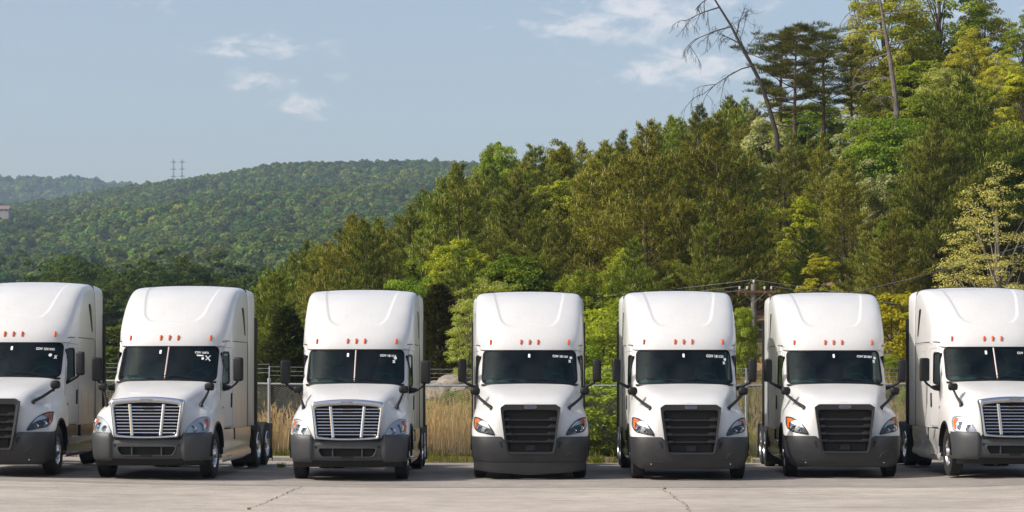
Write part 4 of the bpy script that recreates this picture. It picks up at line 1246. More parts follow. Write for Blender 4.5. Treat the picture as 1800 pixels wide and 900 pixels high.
# ------------------------------------------------------------------ foliage tools
def unit(v): return v / (np.linalg.norm(v, axis=-1, keepdims=True) + 1e-9)
def rdir(n, rg): return unit(rg.normal(size=(n, 3)))
def blades(C, D, Lg, W, rg, tip=.25):
    """thin tapering blades from C along D"""
    s = unit(np.cross(D, rdir(len(C), rg)))
    e = C + D * Lg[:, None]
    h = (W * .5)[:, None]
    return np.stack([C - s * h, C + s * h, e + s * h * tip, e - s * h * tip], 1)
def leaves(C, Nn, S, rg, asp=.62):
    a = unit(np.cross(Nn, rdir(len(C), rg))); b = np.cross(Nn, a)
    S = S[:, None]
    sag = Nn * S * .22
    return np.stack([C - a * S, C + b * S * asp + sag, C + a * S, C - b * S * asp + sag], 1)
def quad_mesh(name, Q, tint, matl):
    n = len(Q)
    me = raw_mesh(name, Q.reshape(-1, 3), np.arange(n * 4).reshape(n, 4))
    at = me.color_attributes.new('tint', 'FLOAT_COLOR', 'POINT')
    c = np.ones((n, 4, 4), np.float32); c[..., :3] = tint[:, None, :]
    at.data.foreach_set('color', c.ravel())
    me.materials.append(matl)
    return me
def mixcol(a, b, t): return np.array(a) * (1 - t[:, None]) + np.array(b) * t[:, None]
M['bark'] = mat('grey_brown_bark', (.085, .068, .052), .9, var=.35, vscale=6, bump=.6, bscale=14)
M['bark_pale'] = mat('pale_grey_bark', (.17, .145, .12), .9, var=.35, vscale=5, bump=.6, bscale=12)
M['bark_red'] = mat('pine_bark', (.095, .062, .042), .9, var=.35, vscale=6, bump=.6, bscale=14)
M['needle'] = leafmat('pine_needles', 1.2, .22, .36)
M['leaf'] = leafmat('broad_leaves', 1.0, .42, .18)
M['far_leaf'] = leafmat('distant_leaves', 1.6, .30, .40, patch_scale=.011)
M['blossom'] = leafmat('blossom_leaves', .4, .40, .08)
M['grass'] = leafmat('grass_blades', .2, .40, .05)

def pine_mesh(seed, H=11.0, rad=2.5, dens=1.0, droop=0.0, base=.06):
    rg = np.random.default_rng(seed)
    tr = MB()
    ax = np.array([[.16 * math.sin(3 * t + seed) * t, .16 * math.cos(2.3 * t + seed) * t, t * H] for t in np.linspace(0, 1, 9)])
    tr.tube(ax, [.16 * (1 - t) ** .8 + .015 for t in np.linspace(0, 1, 9)], 7)
    nb = int(66 * dens)
    Q = []; T = []
    for k in range(nb):
        t = base + (1 - base) * ((k + rg.uniform(0, 1)) / nb) ** .92
        c = np.array([np.interp(t, np.linspace(0, 1, 9), ax[:, i]) for i in range(3)])
        lobe = .75 + .35 * math.sin(t * 23 + seed) * .6 + rg.uniform(-.18, .22)
        Lb = rad * max(.12, min(1, (t - base + .10) / .22) ** .6 * (1 - ((t - .22) / .80) ** 1.75 if t > .22 else 1)) * lobe
        az = k * 2.39996 + rg.uniform(-.4, .4)
        up = .18 + .50 * t - droop + rg.uniform(-.12, .15)
        d = unit(np.array([math.cos(az), math.sin(az), up]))
        n = 5
        pts = [c + d * Lb * s + np.array([0, 0, .12 * Lb * s * s]) for s in np.linspace(0, 1, n)]
        if Lb > .5: tr.tube(pts, [.035 * (1 - .8 * s) * (1.2 - t) + .004 for s in np.linspace(0, 1, n)], 3, cap=False)
        # tufts along the limb and its side twigs
        nt = int(max(6, 19 * Lb / 1.3 * dens))
        s = rg.uniform(.22, 1.02, nt) ** .75
        side = unit(np.cross(d, [0, 0, 1]))
        lat = rg.uniform(-1, 1, nt) * .46 * Lb * (1.05 - s * .66)
        P = c + d * (Lb * s)[:, None] + side * lat[:, None] + np.stack([0 * s, 0 * s, .12 * Lb * s * s + rg.uniform(-.06, .13, nt) * Lb * .32], -1)
        od = unit(d * .75 + side * (lat / (Lb + .01))[:, None] * 1.3 + np.array([0, 0, .62]))
        m = 12
        C = np.repeat(P, m, 0) + rg.normal(size=(nt * m, 3)) * .05 + np.repeat(od, m, 0) * rg.uniform(-.12, .14, (nt * m, 1))
        D = unit(np.repeat(od, m, 0) * .75 + rdir(nt * m, rg) * .95)
        Q.append(blades(C, D, rg.uniform(.10, .21, nt * m), rg.uniform(.032, .058, nt * m), rg))
        v = np.clip(np.repeat(rg.uniform(0, 1, nt), m) * .5 + rg.uniform(0, .3, nt * m) + rg.uniform(-.1, .3), 0, 1)
        T.append(mixcol((.050, .088, .010), (.285, .305, .032), v))
        # spring candles stand up pale at the ends
        q = (s > .50) & (rg.uniform(0, 1, nt) < .60)
        if q.any():
            Pc = P[q]; k2 = 2
            C = np.repeat(Pc, k2, 0) + rg.normal(size=(len(Pc) * k2, 3)) * .07
            D = unit(np.array([0, 0, 1.0]) + .5 * np.repeat(od[q], k2, 0) + rdir(len(C), rg) * .35)
            Q.append(blades(C, D, rg.uniform(.12, .28, len(C)), rg.uniform(.03, .05, len(C)), rg, .5))
            T.append(mixcol((.33, .31, .09), (.50, .46, .18), rg.uniform(0, 1, len(C))))
    return tr.mesh('trunk', M['bark_red']), quad_mesh('crown', np.concatenate(Q), np.concatenate(T), M['needle'])

def broad_mesh(seed, *, bright=1.4, H=9.0, rx=3.0, crown0=.25, ncl=190, per=120, leaf=.105, ca=(.10, .15, .025), cb=(.26, .30, .04), bark='bark', mt='leaf', blossom=0.0, clr=.62, spread=1.0, bcol=(.62, .60, .40), sparse=0.0, tr_=.02):
    """broadleaf tree: limbs run to leaf clumps spread through the crown"""
    ca = tuple(c * bright for c in ca); cb = tuple(min(.58, c * bright) for c in cb)
    rg = np.random.default_rng(seed)
    tr = MB()
    n = 9
    bend = rg.normal(size=2) * .25
    ax = np.array([[bend[0] * math.sin(2.4 * t), bend[1] * math.sin(2.0 * t), t * H * .86] for t in np.linspace(0, 1, n)])
    tr.tube(ax, [tr_ * H * (1 - .85 * t) + .012 for t in np.linspace(0, 1, n)], 8)
    z0 = H * crown0; zc = (H + z0) / 2; rz = (H - z0) / 2
    # lumpy envelope
    lob = rdir(9, rg); la = rg.uniform(.05, .38, 9)
    C = []
    tries = 0
    while len(C) < ncl and tries < 8000:
        tries += 1
        d = rdir(1, rg)[0]; r = rg.uniform(.35, 1.0) ** .55
        e = .72 + sum(a * max(0, float(d @ l)) ** 3 for l, a in zip(lob, la))
        p = np.array([d[0] * rx, d[1] * rx, d[2] * rz]) * r * e + np.array([0, 0, zc])
        p[2] -= .12 * rz * (p[0] ** 2 + p[1] ** 2) / rx ** 2
        if C and min(np.sum((np.array(C[-60:]) - p) ** 2, 1)) < (clr * .55) ** 2: continue
        C.append(p)
    C = np.array(C)
    # limbs
    for p in C[rg.permutation(len(C))[:46]]:
        t0 = np.clip((p[2] - rx * .55 - 0) / (H * .86) * rg.uniform(.7, .95), .12, .9)
        a = np.array([np.interp(t0, np.linspace(0, 1, n), ax[:, i]) for i in range(3)])
        m_ = a * .45 + p * .55 + np.array([0, 0, .10 * H * rg.uniform(-.3, .4)])
        r0 = .008 * H * (1 - t0) + .012
        tr.tube([a, a * .6 + m_ * .4, m_, m_ * .4 + p * .6, p], [r0, r0 * .8, r0 * .6, r0 * .4, r0 * .2], 4, cap=False)
    Q = []; T = []
    k = per
    R_ = rg.uniform(.6, 1.25, len(C)) * clr
    P = np.repeat(C, k, 0); rr = np.repeat(R_, k)
    d = rdir(len(P), rg); d[:, 2] = np.where(d[:, 2] < -.35, -d[:, 2], d[:, 2])
    rad = rg.uniform(.25, 1.0, len(P)) ** .6
    P = P + d * (rr * rad)[:, None] * np.array([1.15, 1.15, .62])
    if sparse:
        keep = rg.uniform(0, 1, len(P)) > sparse; P = P[keep]; d = d[keep]
    Nn = unit(d * .7 + np.array([0, 0, .55]) + rdir(len(P), rg) * .75)
    Q.append(leaves(P, Nn, rg.uniform(.65, 1.25, len(P)) * leaf, rg))
    cv = np.repeat(rg.uniform(0, 1, len(C)), k)
    if sparse: cv = cv[keep]
    col = mixcol(ca, cb, np.clip(cv * .65 + rg.uniform(0, .35, len(P)), 0, 1))
    if blossom:
        q = rg.uniform(0, 1, len(P)) < blossom * np.clip(.4 + d[:, 2], 0, 1.4)
        col[q] = np.array(bcol) * rg.uniform(.8, 1.1, (q.sum(), 1))
    T.append(col)
    return tr.mesh('trunk', M[bark]), quad_mesh('crown', np.concatenate(Q), np.concatenate(T), M[mt])

def umbrella_pine_mesh(seed, H=17.0):
    """old pine: bare bole, flat plates of needles near the top"""
    rg = np.random.default_rng(seed); tr = MB(); n = 9
    ax = np.array([[.5 * math.sin(1.6 * t + seed) * t, .3 * math.cos(2 * t) * t, t * H] for t in np.linspace(0, 1, n)])
    tr.tube(ax, [.24 * (1 - t) ** .7 + .03 for t in np.linspace(0, 1, n)], 8)
    Q = []; T = []
    nb = 34
    for k in range(nb):
        t = .52 + .47 * (k / nb)
        c = np.array([np.interp(t, np.linspace(0, 1, n), ax[:, i]) for i in range(3)])
        az = k * 2.4 + rg.uniform(-.5, .5)
        Lb = (2.0 + 1.9 * math.sin(min(1, (t - .45) / .4) * 1.9)) * rg.uniform(.55, 1.1) * (1.0 if t < .9 else .55)
        d = np.array([math.cos(az), math.sin(az), .10 + .35 * t * rg.uniform(0, 1)])
        pts = [c, c + d * Lb * .35 + [0, 0, -.05], c + d * Lb * .7 + [0, 0, .05], c + d * Lb + [0, 0, .25]]
        tr.tube(pts, [.06, .045, .03, .012], 4, cap=False)
        if t < .62 and rg.uniform() < .55: continue
        for j in range(int(rg.integers(5, 9))):
            s = rg.uniform(.45, 1.08)
            pc = c + d * Lb * s + np.array([rg.normal() * .45, rg.normal() * .45, .18 + rg.normal() * .10])
            m = 85
            dd = rdir(m, rg); dd[:, 2] = np.abs(dd[:, 2]) * .9 + .1
            C = pc + dd * rg.uniform(.1, .62, (m, 1)) * np.array([1.05, 1.05, .36])
            Q.append(blades(C, unit(dd + [0, 0, .45] + rdir(m, rg) * .5), rg.uniform(.14, .30, m), rg.uniform(.035, .06, m), rg))
            T.append(mixcol((.055, .08, .012), (.20, .20, .03), rg.uniform(0, .5, m) + .5 * rg.uniform()))
    return tr.mesh('trunk', M['bark_red']), quad_mesh('crown', np.concatenate(Q), np.concatenate(T), M['needle'])

def cedar_mesh(seed, H=7.0, rad=1.3):
    rg = np.random.default_rng(seed); tr = MB()
    tr.tube([(0, 0, 0), (.03, 0, H * .5), (0, 0, H)], [.12, .07, .01], 6)
    n = 5200
    t = rg.uniform(.03, 1, n) ** .9
    az = rg.uniform(0, 2 * math.pi, n)
    rr = rad * (np.clip(t / .12, 0, 1) ** .5) * (1 - t) ** .72 * (1 + .30 * np.sin(az * 3 + t * 19 + seed) + .2 * np.sin(az * 7 + t * 31) + .12 * np.sin(az * 5 - t * 50))
    q = rg.uniform(.35, 1, n) ** .45
    P = np.stack([np.cos(az) * rr * q, np.sin(az) * rr * q, t * H], -1)
    D = unit(np.stack([np.cos(az) * .7, np.sin(az) * .7, np.full(n, .8)], -1) + rdir(n, rg) * .4)
    m = 3
    Q = blades(np.repeat(P, m, 0) + rg.normal(size=(n * m, 3)) * .05, unit(np.repeat(D, m, 0) + rdir(n * m, rg) * .4), rg.uniform(.10, .22, n * m), rg.uniform(.04, .08, n * m), rg)
    T = mixcol((.03, .042, .012), (.095, .10, .028), rg.uniform(0, 1, n * m))
    return tr.mesh('trunk', M['bark_red']), quad_mesh('crown', Q, T, M['needle'])

def far_mesh(seed, n=420):
    """crown of a distant tree"""
    rg = np.random.default_rng(seed)
    lob = rdir(7, rg); la = rg.uniform(.1, .45, 7)
    d = rdir(n, rg); d[:, 2] = np.abs(d[:, 2]) * 1.15 - .25; d = unit(d)
    e = .70 + sum(a * np.maximum(0, d @ l) ** 4 for l, a in zip(lob, la))
    r = e * rg.uniform(.72, 1.0, n)
    P = d * r[:, None] * np.array([4.3, 4.3, 4.6]) + np.array([0, 0, 7.0])
    Q = leaves(P, unit(d + rdir(n, rg) * .55), rg.uniform(.55, 1.15, n), rg, .8)
    T = mixcol((.045, .085, .016), (.20, .235, .04), rg.uniform(0, .6, n) + .4 * np.clip(e - .6, 0, 1))
    me = quad_mesh('far_crown', Q, T, M['far_leaf'])
    return me

LIB = {}
LIB['pine'] = [pine_mesh(s, rad=r, dens=dn) for s, r, dn in ((1, 3.4, 1.15), (2, 3.8, 1.2), (3, 3.0, 1.15), (4, 4.0, 1.2), (5, 3.3, 1.15), (6, 3.6, 1.15))]
LIB['pine_wide'] = [pine_mesh(21, rad=4.8, dens=1.5, droop=.12)]
G1, G2 = (.085, .130, .020), (.24, .30, .035)
LIB['fresh'] = [broad_mesh(31, ca=G1, cb=G2), broad_mesh(32, rx=2.4, ca=(.07, .115, .014), cb=(.22, .27, .03)), broad_mesh(33, rx=2.7, ca=(.12, .15, .018), cb=(.32, .33, .030))]
LIB['tallbroad'] = [broad_mesh(41, H=16, rx=4.2, crown0=.22, ncl=230, per=120, leaf=.115, ca=(.13, .15, .02), cb=(.36, .36, .05), clr=.78, bright=1.65),
                    broad_mesh(42, H=16, rx=3.6, crown0=.25, ncl=200, per=120, leaf=.115, ca=(.075, .12, .018), cb=(.22, .27, .035), clr=.78, bright=1.65),
                    broad_mesh(43, H=15, rx=4.4, crown0=.18, ncl=230, per=120, leaf=.115, ca=(.17, .18, .035), cb=(.44, .42, .11), clr=.75, blossom=.18, bcol=(.50, .48, .26), bright=1.5)]
LIB['pale'] = [broad_mesh(51, rx=2.6, ca=(.13, .16, .055), cb=(.33, .36, .17), blossom=.15, bcol=(.55, .55, .40))]
LIB['dogwood'] = [broad_mesh(55, H=6, rx=2.2, crown0=.12, ncl=150, per=120, leaf=.045, clr=.40, ca=(.12, .16, .025), cb=(.30, .34, .05), blossom=.22, mt='blossom', bcol=(.62, .62, .34)), ]
LIB['flower'] = [broad_mesh(58, H=9, rx=3.0, crown0=.16, ncl=230, per=130, leaf=.042, clr=.40, ca=(.20, .19, .05), cb=(.48, .44, .17), bark='bark_pale', mt='blossom', blossom=.6, bcol=(.58, .54, .19), sparse=.36, tr_=.032)]
LIB['shrub'] = [broad_mesh(61, bright=1.75, H=4.2, rx=1.7, crown0=.03, ncl=120, per=70, leaf=.062, clr=.42, ca=(.09, .12, .016), cb=(.27, .31, .035)), broad_mesh(62, bright=1.6, H=4.0, rx=1.5, crown0=.02, ncl=110, per=70, leaf=.062, clr=.42, ca=(.10, .14, .018), cb=(.22, .30, .035))]
LIB['yellow'] = [broad_mesh(64, H=4.0, rx=2.2, crown0=.03, ncl=120, per=70, leaf=.085, clr=.45, ca=(.15, .16, .012), cb=(.33, .31, .02))]
LIB['golden'] = [broad_mesh(66, H=9, rx=1.7, crown0=.12, ncl=120, per=100, leaf=.10, clr=.5, ca=(.15, .16, .016), cb=(.34, .32, .03))]
LIB['dark'] = [broad_mesh(71, H=14, rx=4.0, crown0=.10, ncl=260, per=46, leaf=.24, clr=.95, bright=1.0, ca=(.030, .06, .012), cb=(.11, .16, .03)),
               broad_mesh(72, H=14, rx=3.6, crown0=.10, ncl=240, per=46, leaf=.24, clr=.95, bright=1.0, ca=(.04, .07, .012), cb=(.16, .20, .032)),
               broad_mesh(73, H=14, rx=4.4, crown0=.10, ncl=270, per=46, leaf=.24, clr=1.0, bright=1.0, ca=(.025, .055, .014), cb=(.085, .13, .028))]
LIB['cedar'] = [cedar_mesh(81), cedar_mesh(82, rad=1.1)]
LIB['umbrella'] = [umbrella_pine_mesh(s) for s in (91, 92, 93)]
NOMH = {'pine': 11.2, 'pine_wide': 11.2, 'fresh': 9.4, 'tallbroad': 16.6, 'pale': 9.4, 'dogwood': 6.2, 'flower': 9.3, 'shrub': 4.35, 'yellow': 4.2, 'golden': 9.3, 'dark': 14.6, 'cedar': 7.1, 'umbrella': 17.6}
TREES = []
def plant(kind, x, y, H, label, group, name='tree', cat='tree', wide=1.0, var=None, rz=None):
    lib = LIB[kind]; t, c = lib[(var if var is not None else random.randrange(len(lib)))]
    z = tz(x, y)
    o = empty(name, (x, y, z - .08), random.uniform(0, 6.28) if rz is None else rz)
    s = H / NOMH[kind]; o.scale = (s * wide, s * wide, s)
    link('trunk', t, o); link('crown', c, o)
    tag(o, label, cat, group)
    return o
SPEC = []
def put(kind, px, ytop, D, label, group=None, wpx=None, **k):
    if kind not in ('pine', 'cedar', 'umbrella'): SPEC.append((px, ytop, D))
    x = PX(px, D); H = PZ(ytop, D) - tz(x, D) + .08
    if H < 1: H = 1.0
    return plant(kind, x, D, H, label, group, **k)
TRUCKPX = [(60, 'first'), (300, 'second'), (640, 'third'), (930, 'fourth'), (1200, 'fifth'), (1460, 'sixth'), (1740, 'seventh')]
def over(px):
    n = min(TRUCKPX, key=lambda t: abs(t[0] - px))[1]
    return n + ' truck from the left'

# ---- single trees that can be told apart
S = put
S('fresh', 872, 238, 158, 'bright green broadleaf tree standing above the pines on the skyline', wide=.50, var=0, name='maple_tree')
S('fresh', 985, 232, 160, 'slim yellow-green tree poking above the pines right of the skyline maple', wide=.5, var=2, name='broadleaf_tree')
S('fresh', 985, 300, 128, 'yellow-green tree among pines above the gap right of the fourth truck', wide=.95, var=2, name='broadleaf_tree')
S('fresh', 905, 416, 100, 'rounded bright green tree among dark pines above the fourth truck', wide=1.0, var=1, name='broadleaf_tree')
S('fresh', 745, 478, 100, 'small bright green tree behind the gap between third and fourth trucks', wide=.8, var=0, name='broadleaf_tree')
S('dogwood', 868, 478, 84, 'white-flowering dogwood behind the left side of the fourth truck', wide=1.0, var=0, name='dogwood_tree')
S('dogwood', 818, 522, 76, 'white-flowering dogwood leaning into the gap beside the fourth truck', wide=.7, var=0, name='dogwood_tree')
S('shrub', 1052, 512, 63, 'tall leafy yellow-green shrub between the fourth and fifth trucks', wide=1.05, var=0, name='shrub', cat='shrub')
S('shrub', 1095, 488, 70, 'bright green bush rising behind the left roof edge of the fifth truck', wide=1.0, var=1, name='shrub', cat='shrub')
S('shrub', 1012, 545, 60, 'green bush behind the right mirror of the fourth truck', wide=.9, var=1, name='shrub', cat='shrub')
S('fresh', 1022, 462, 92, 'small light green tree above the right roof edge of the fourth truck', wide=.6, var=0, name='broadleaf_tree')
S('golden', 1405, 338, 116, 'slender golden-green tree among pines above the sixth truck', wide=.95, var=0, name='broadleaf_tree')
S('golden', 1440, 440, 108, 'small golden tree low on the slope above the sixth truck', wide=1.0, var=0, name='broadleaf_tree')
S('fresh', 1308, 530, 93, 'light green sapling beside the power pole', wide=.38, var=0, name='sapling')
S('pale', 1492, 226, 136, 'pale silvery-green tree in the middle of the wooded slope', wide=1.0, var=0, name='broadleaf_tree')
S('pale', 1335, 200, 146, 'pale silvery tree below the leaning dead tree', wide=.8, var=0, name='broadleaf_tree')
S('fresh', 1588, 196, 130, 'bright green tree below the tall dead trunk', wide=1.0, var=0, name='broadleaf_tree')
S('fresh', 1330, 330, 124, 'bright green tree tucked between pines left of the golden tree', wide=.6, var=1, name='broadleaf_tree')
S('fresh', 1560, 360, 116, 'small fresh green tree above the dark cedar right of the sixth truck', wide=.5, var=1, name='broadleaf_tree')
S('tallbroad', 1650, -130, 156, 'tall broadleaf tree with dark crown cut by the top edge', wide=.95, var=1, name='oak_tree')
S('tallbroad', 1560, -80, 152, 'tall yellow-green tree behind the dead trunk at the top edge', wide=.85, var=0, name='oak_tree')
S('tallbroad', 1735, -25, 158, 'tall green tree at the skyline left of the right edge', wide=.8, var=0, name='oak_tree')
S('tallbroad', 1800, 22, 152, 'dark green tree at the top right corner', wide=.9, var=1, name='oak_tree')
S('tallbroad', 1665, 62, 144, 'creamy flowering tree under the skyline trees at upper right', wide=.95, var=2, name='oak_tree')
S('tallbroad', 1745, 100, 140, 'yellow-green flowering tree near the right edge', wide=.9, var=2, name='oak_tree')
S('tallbroad', 1560, 120, 146, 'yellow-green tree just right of the dead trunk foot', wide=.8, var=0, name='oak_tree')
S('golden', 1800, 108, 132, 'orange-gold tree cut by the right edge', wide=1.25, var=0, name='broadleaf_tree')
S('fresh', 1800, 225, 122, 'bright green tree cut by the right edge under the golden tree', wide=1.0, var=1, name='broadleaf_tree')
S('pine_wide', 1695, 128, 120, 'broad olive pine with layered branches near the right edge', wide=1.0, name='pine_tree')
S('pine_wide', 1640, 215, 116, 'broad layered pine left of the broadest pine', wide=.75, name='pine_tree')
S('flower', 1747, 308, 88, 'sparse cream-blossomed tree with grey trunk above the seventh truck', wide=1.05, var=0, name='flowering_tree')
S('yellow', 1570, 520, 84, 'bright yellow bush between the sixth and seventh trucks', wide=1.0, var=0, name='shrub', cat='shrub')
S('pine', 1572, 378, 103, 'dense dark pine right above the gap between the sixth and seventh trucks', wide=1.1, var=2, name='pine_tree')
S('pine', 1522, 405, 108, 'smaller pine above the right half of the sixth truck', wide=1.0, var=4, name='pine_tree')
S('cedar', 772, 500, 92, 'dark cedar in the gap between the third and fourth trucks', wide=1.9, var=0, name='cedar_tree')
S('pine', 478, 478, 100, 'dense pine right of the second truck roof', wide=.95, name='pine_tree')
S('cedar', 503, 540, 88, 'short dark cedar left of the third truck mirror', wide=1.9, var=1, name='cedar_tree')
S('fresh', 462, 548, 110, 'yellow-green bush behind the rear edge of the second truck', wide=1.0, var=2, name='shrub', cat='shrub')
S('fresh', 525, 545, 104, 'green bush left of the third truck roof', wide=.8, var=0, name='shrub', cat='shrub')
S('umbrella', 1372, 52, 150, 'flat-topped old pine with bare trunk, left of the skyline group', wide=1.0, var=0, name='pine_tree')
S('umbrella', 1400, 38, 144, 'tallest flat-topped old pine in the skyline group', wide=.9, var=1, name='pine_tree')
S('umbrella', 1447, 42, 148, 'flat-topped old pine with crooked limbs right in the skyline group', wide=1.0, var=2, name='pine_tree')
S('umbrella', 1500, 66, 152, 'slim old pine beside the dead trunk', wide=.75, var=1, name='pine_tree')

for px, yt, D_, kd, wd, vr, lab in ((1420, 172, 156, 'fresh', 1.0, 0, 'green tree under the tallest flat-topped pine'), (1458, 160, 154, 'tallbroad', .6, 1, 'dark green tree under the crooked flat-topped pine'), (1385, 178, 158, 'fresh', .9, 2, 'yellow-green tree under the left flat-topped pine'),
     (1505, 140, 156, 'tallbroad', .6, 0, 'yellow-green tree left of the tall dead trunk'), (1618, 92, 148, 'fresh', 1.1, 2, 'golden-green tree right of the tall dead trunk'), (1600, 30, 158, 'tallbroad', .8, 2, 'creamy green tree high behind the dead trunk'),
     (1700, 40, 150, 'tallbroad', .8, 0, 'yellow-green tree in the middle of the top right crowns'), (1770, 80, 146, 'tallbroad', .75, 0, 'yellow-green tree left of the orange-gold tree'), (1640, 150, 138, 'fresh', 1.1, 0, 'fresh green tree left above the broadest pine'),
     (1765, 190, 128, 'fresh', 1.0, 1, 'bright green tree right of the broadest pine'), (1530, 215, 134, 'fresh', .8, 0, 'fresh green tree below the dead trunk at its left'), (1545, 300, 122, 'pale', .7, 0, 'pale green tree low between the broad pines')):
    S(kd, px, yt, D_, lab, wide=wd, var=vr, name='broadleaf_tree')

# ---- the pine wood on the slope
TSX = [380, 440, 470, 520, 560, 620, 690, 740, 790, 840, 900, 960, 1020, 1080, 1140, 1200, 1260, 1330, 1400, 1450, 1500, 1600, 1700, 1800, 2100]
TSY = [600, 520, 470, 440, 408, 380, 345, 318, 288, 262, 258, 262, 250, 228, 212, 186, 172, 165, 185, 200, 240, 285, 300, 310, 300]
rs = random.Random(5)
np_ = 0; WOOD = []
D = 99.0
while D < 186:
    px = 430 + rs.uniform(0, 60) - (20 if D > 130 else 0)
    while px < 2020:
        d = D + rs.uniform(-2.5, 2.5)
        x = PX(px, d); z = tz(x, d)
        lim = PZ(np.interp(px, TSX, TSY) + rs.uniform(-6, 26), d)
        for sp, sy_, sd_ in SPEC:
            if sd_ > d and abs(px - sp) < 46: lim = min(lim, PZ(sy_ + 52 + .3 * abs(px - sp), d))
        H = rs.uniform(8.5, 12.8) * (1.12 if D > 150 else 1)
        if D < 108: H = rs.uniform(6, 9.5)
        H = min(H, lim - z)
        bare = (1440 < px < 1540 and D < 116) or (1610 < px < 1830 and D < 114) or (1260 < px < 1420 and D < 104) or (px > 1500 and D > 140 and rs.random() < .5)
        if H > 3.6 and not bare:
            kind = 'pine'; wd = rs.uniform(.85, 1.15) * (1.25 if H < 6 else 1)
            r = rs.random()
            tier = 'foot' if D < 116 else 'middle' if D < 145 else 'top'
            if r > (.93 if px < 1250 else .84):
                WOOD.append((plant('fresh', x, d, H * .85, None, 'broadleaf trees in the pine wood', name='broadleaf_tree', wide=.8), 'green broadleaf tree', tier, over(px), px))
            else:
                WOOD.append((plant('pine', x, d, H, None, 'pines of the hillside wood', name='pine_tree', wide=wd), 'olive pine', tier, over(px), px))
            np_ += 1
        px += rs.uniform(3.6, 5.2) * F / d
    D += 6.0 if D < 150 else 8.0

ORD = ['first', 'second', 'third', 'fourth', 'fifth', 'sixth', 'seventh', 'eighth', 'ninth', 'tenth', 'eleventh', 'twelfth', 'thirteenth', 'fourteenth', 'fifteenth', 'sixteenth', 'seventeenth', 'eighteenth', 'nineteenth', 'twentieth'] + ['%dth' % k for k in range(21, 90)]
def number_off(lst, fmt):
    seen = {}
    for o, what, tier, ov, px in sorted(lst, key=lambda t: t[4]):
        k = seen.get((what, tier, ov), 0); seen[(what, tier, ov)] = k + 1
        o['label'] = fmt % (ORD[k], what, tier, ov)
def over(px): return min(TRUCKPX, key=lambda t: abs(t[0] - px))[1]
number_off([(a, b, c, d.split()[0], e) for a, b, c, d, e in WOOD], '%s %s from the left, %s of the slope above the %s truck')
VAL = []
# ---- broadleaf line across the valley on the left
rs = random.Random(9)
for row, (Dr, ya, yb, step) in enumerate(((330, 452, 470, 42), (285, 470, 492, 46), (240, 492, 520, 50), (185, 520, 560, 58), (140, 560, 600, 70))):
    px = -230 + rs.uniform(0, 30)
    while px < (560 if row < 3 else 540):
        d = Dr + rs.uniform(-12, 12)
        yt = rs.uniform(ya, yb) + (40 * float(sst(110, 20, px)) if row < 2 else 0)
        x = PX(px, d); H = PZ(yt, d) - tz(x, d)
        if H > 3: VAL.append((plant('dark', x, d, H, None, 'valley trees on the left', name='broadleaf_tree', wide=rs.uniform(.9, 1.15) * (1.0 if row < 3 else 1.25)),
              'dark broadleaf', ('back row', 'second row', 'middle row', 'fourth row', 'front row')[row], over(px), px))
        px += step * rs.uniform(.8, 1.2)
number_off(VAL, '%s %s from the left in valley %s behind the %s truck')
# ------------------------------------------------------------------ dead trees
def branch(mb, p, d, L, r, rg, depth, droop, twig=True):
    n = 5; pts = [np.array(p)]; dd = np.array(d, float)
    for i in range(n):
        dd = unit(dd + rg.normal(size=3) * .10 + np.array([0, 0, -droop]))
        pts.append(pts[-1] + dd * L / n)
    mb.tube(pts, [r * (1 - .72 * i / n) + .004 for i in range(n + 1)], 5 if depth > 1 else 3, cap=False)
    if depth == 0: return
    m = 5 if depth > 1 else 4
    for k in range(m):
        s = .3 + .7 * (k + rg.uniform(0, 1)) / m
        q = pts[0] * 0 + np.array([np.interp(s * n, range(n + 1), [a[i] for a in pts]) for i in range(3)])
        e = unit(dd + rg.normal(size=3) * .75 + np.array([0, 0, -droop]))
        branch(mb, q, e, L * rg.uniform(.35, .55), r * .40, rg, depth - 1, droop * 1.35)
M['deadwood'] = mat('dead_wood', (.052, .042, .036), .9, var=.3, vscale=4)
M['deadgrey'] = mat('weathered_wood', (.16, .135, .115), .9, var=.35, vscale=4, bump=.4, bscale=10)
def dead_tree(pts_px, D, r0, arms, label, matl, seed, fine=3):
    rg = np.random.default_rng(seed)
    P = [np.array([PX(px, D), D, PZ(py, D)]) for px, py in pts_px]
    x0, z0 = P[0][0], tz(P[0][0], D)
    base = np.array([x0 + (P[0][0] - P[1][0]) * .3, D, z0 - .1])
    o = empty('dead_tree', tuple(base)); tag(o, label, 'tree')
    Q = [np.zeros(3)] + [p - base for p in P]
    mb = MB(); nn = len(Q)
    mb.tube(Q, [r0 * (1 - .80 * i / (nn - 1)) for i in range(nn)], 9); mb.build('trunk', matl, o)
    for (s, px, py, L_, dr) in arms:
        mb = MB()
        i = s * (nn - 1)
        a = np.array([np.interp(i, range(nn), [q[c] for q in Q]) for c in range(3)])
        e = np.array([PX(px, D), D + rg.uniform(-1.5, 1.5), PZ(py, D)]) - base
        d = e - a; L = np.linalg.norm(d)
        branch(mb, a, unit(d + np.array([0, 0, .25 * L * dr])), L, r0 * .27, rg, fine, dr * .28)
        mb.build('limb', matl, o)
dead_tree([(1366, 240), (1352, 190), (1337, 145), (1318, 108), (1300, 75), (1285, 45), (1268, 18), (1252, -8), (1238, -40)], 140, .17,
          [(.36, 1318, 30, 1, .1), (.42, 1228, 140, 1, .55), (.55, 1262, 60, 1, .2), (.66, 1205, 62, 1, .5), (.80, 1202, 30, 1, .5), (.88, 1215, 4, 1, .5), (.60, 1300, 20, 1, .15), (.95, 1210, -30, 1, .3)],
          'dark leaning dead tree with drooping bare twigs against the sky', M['deadwood'], 3)
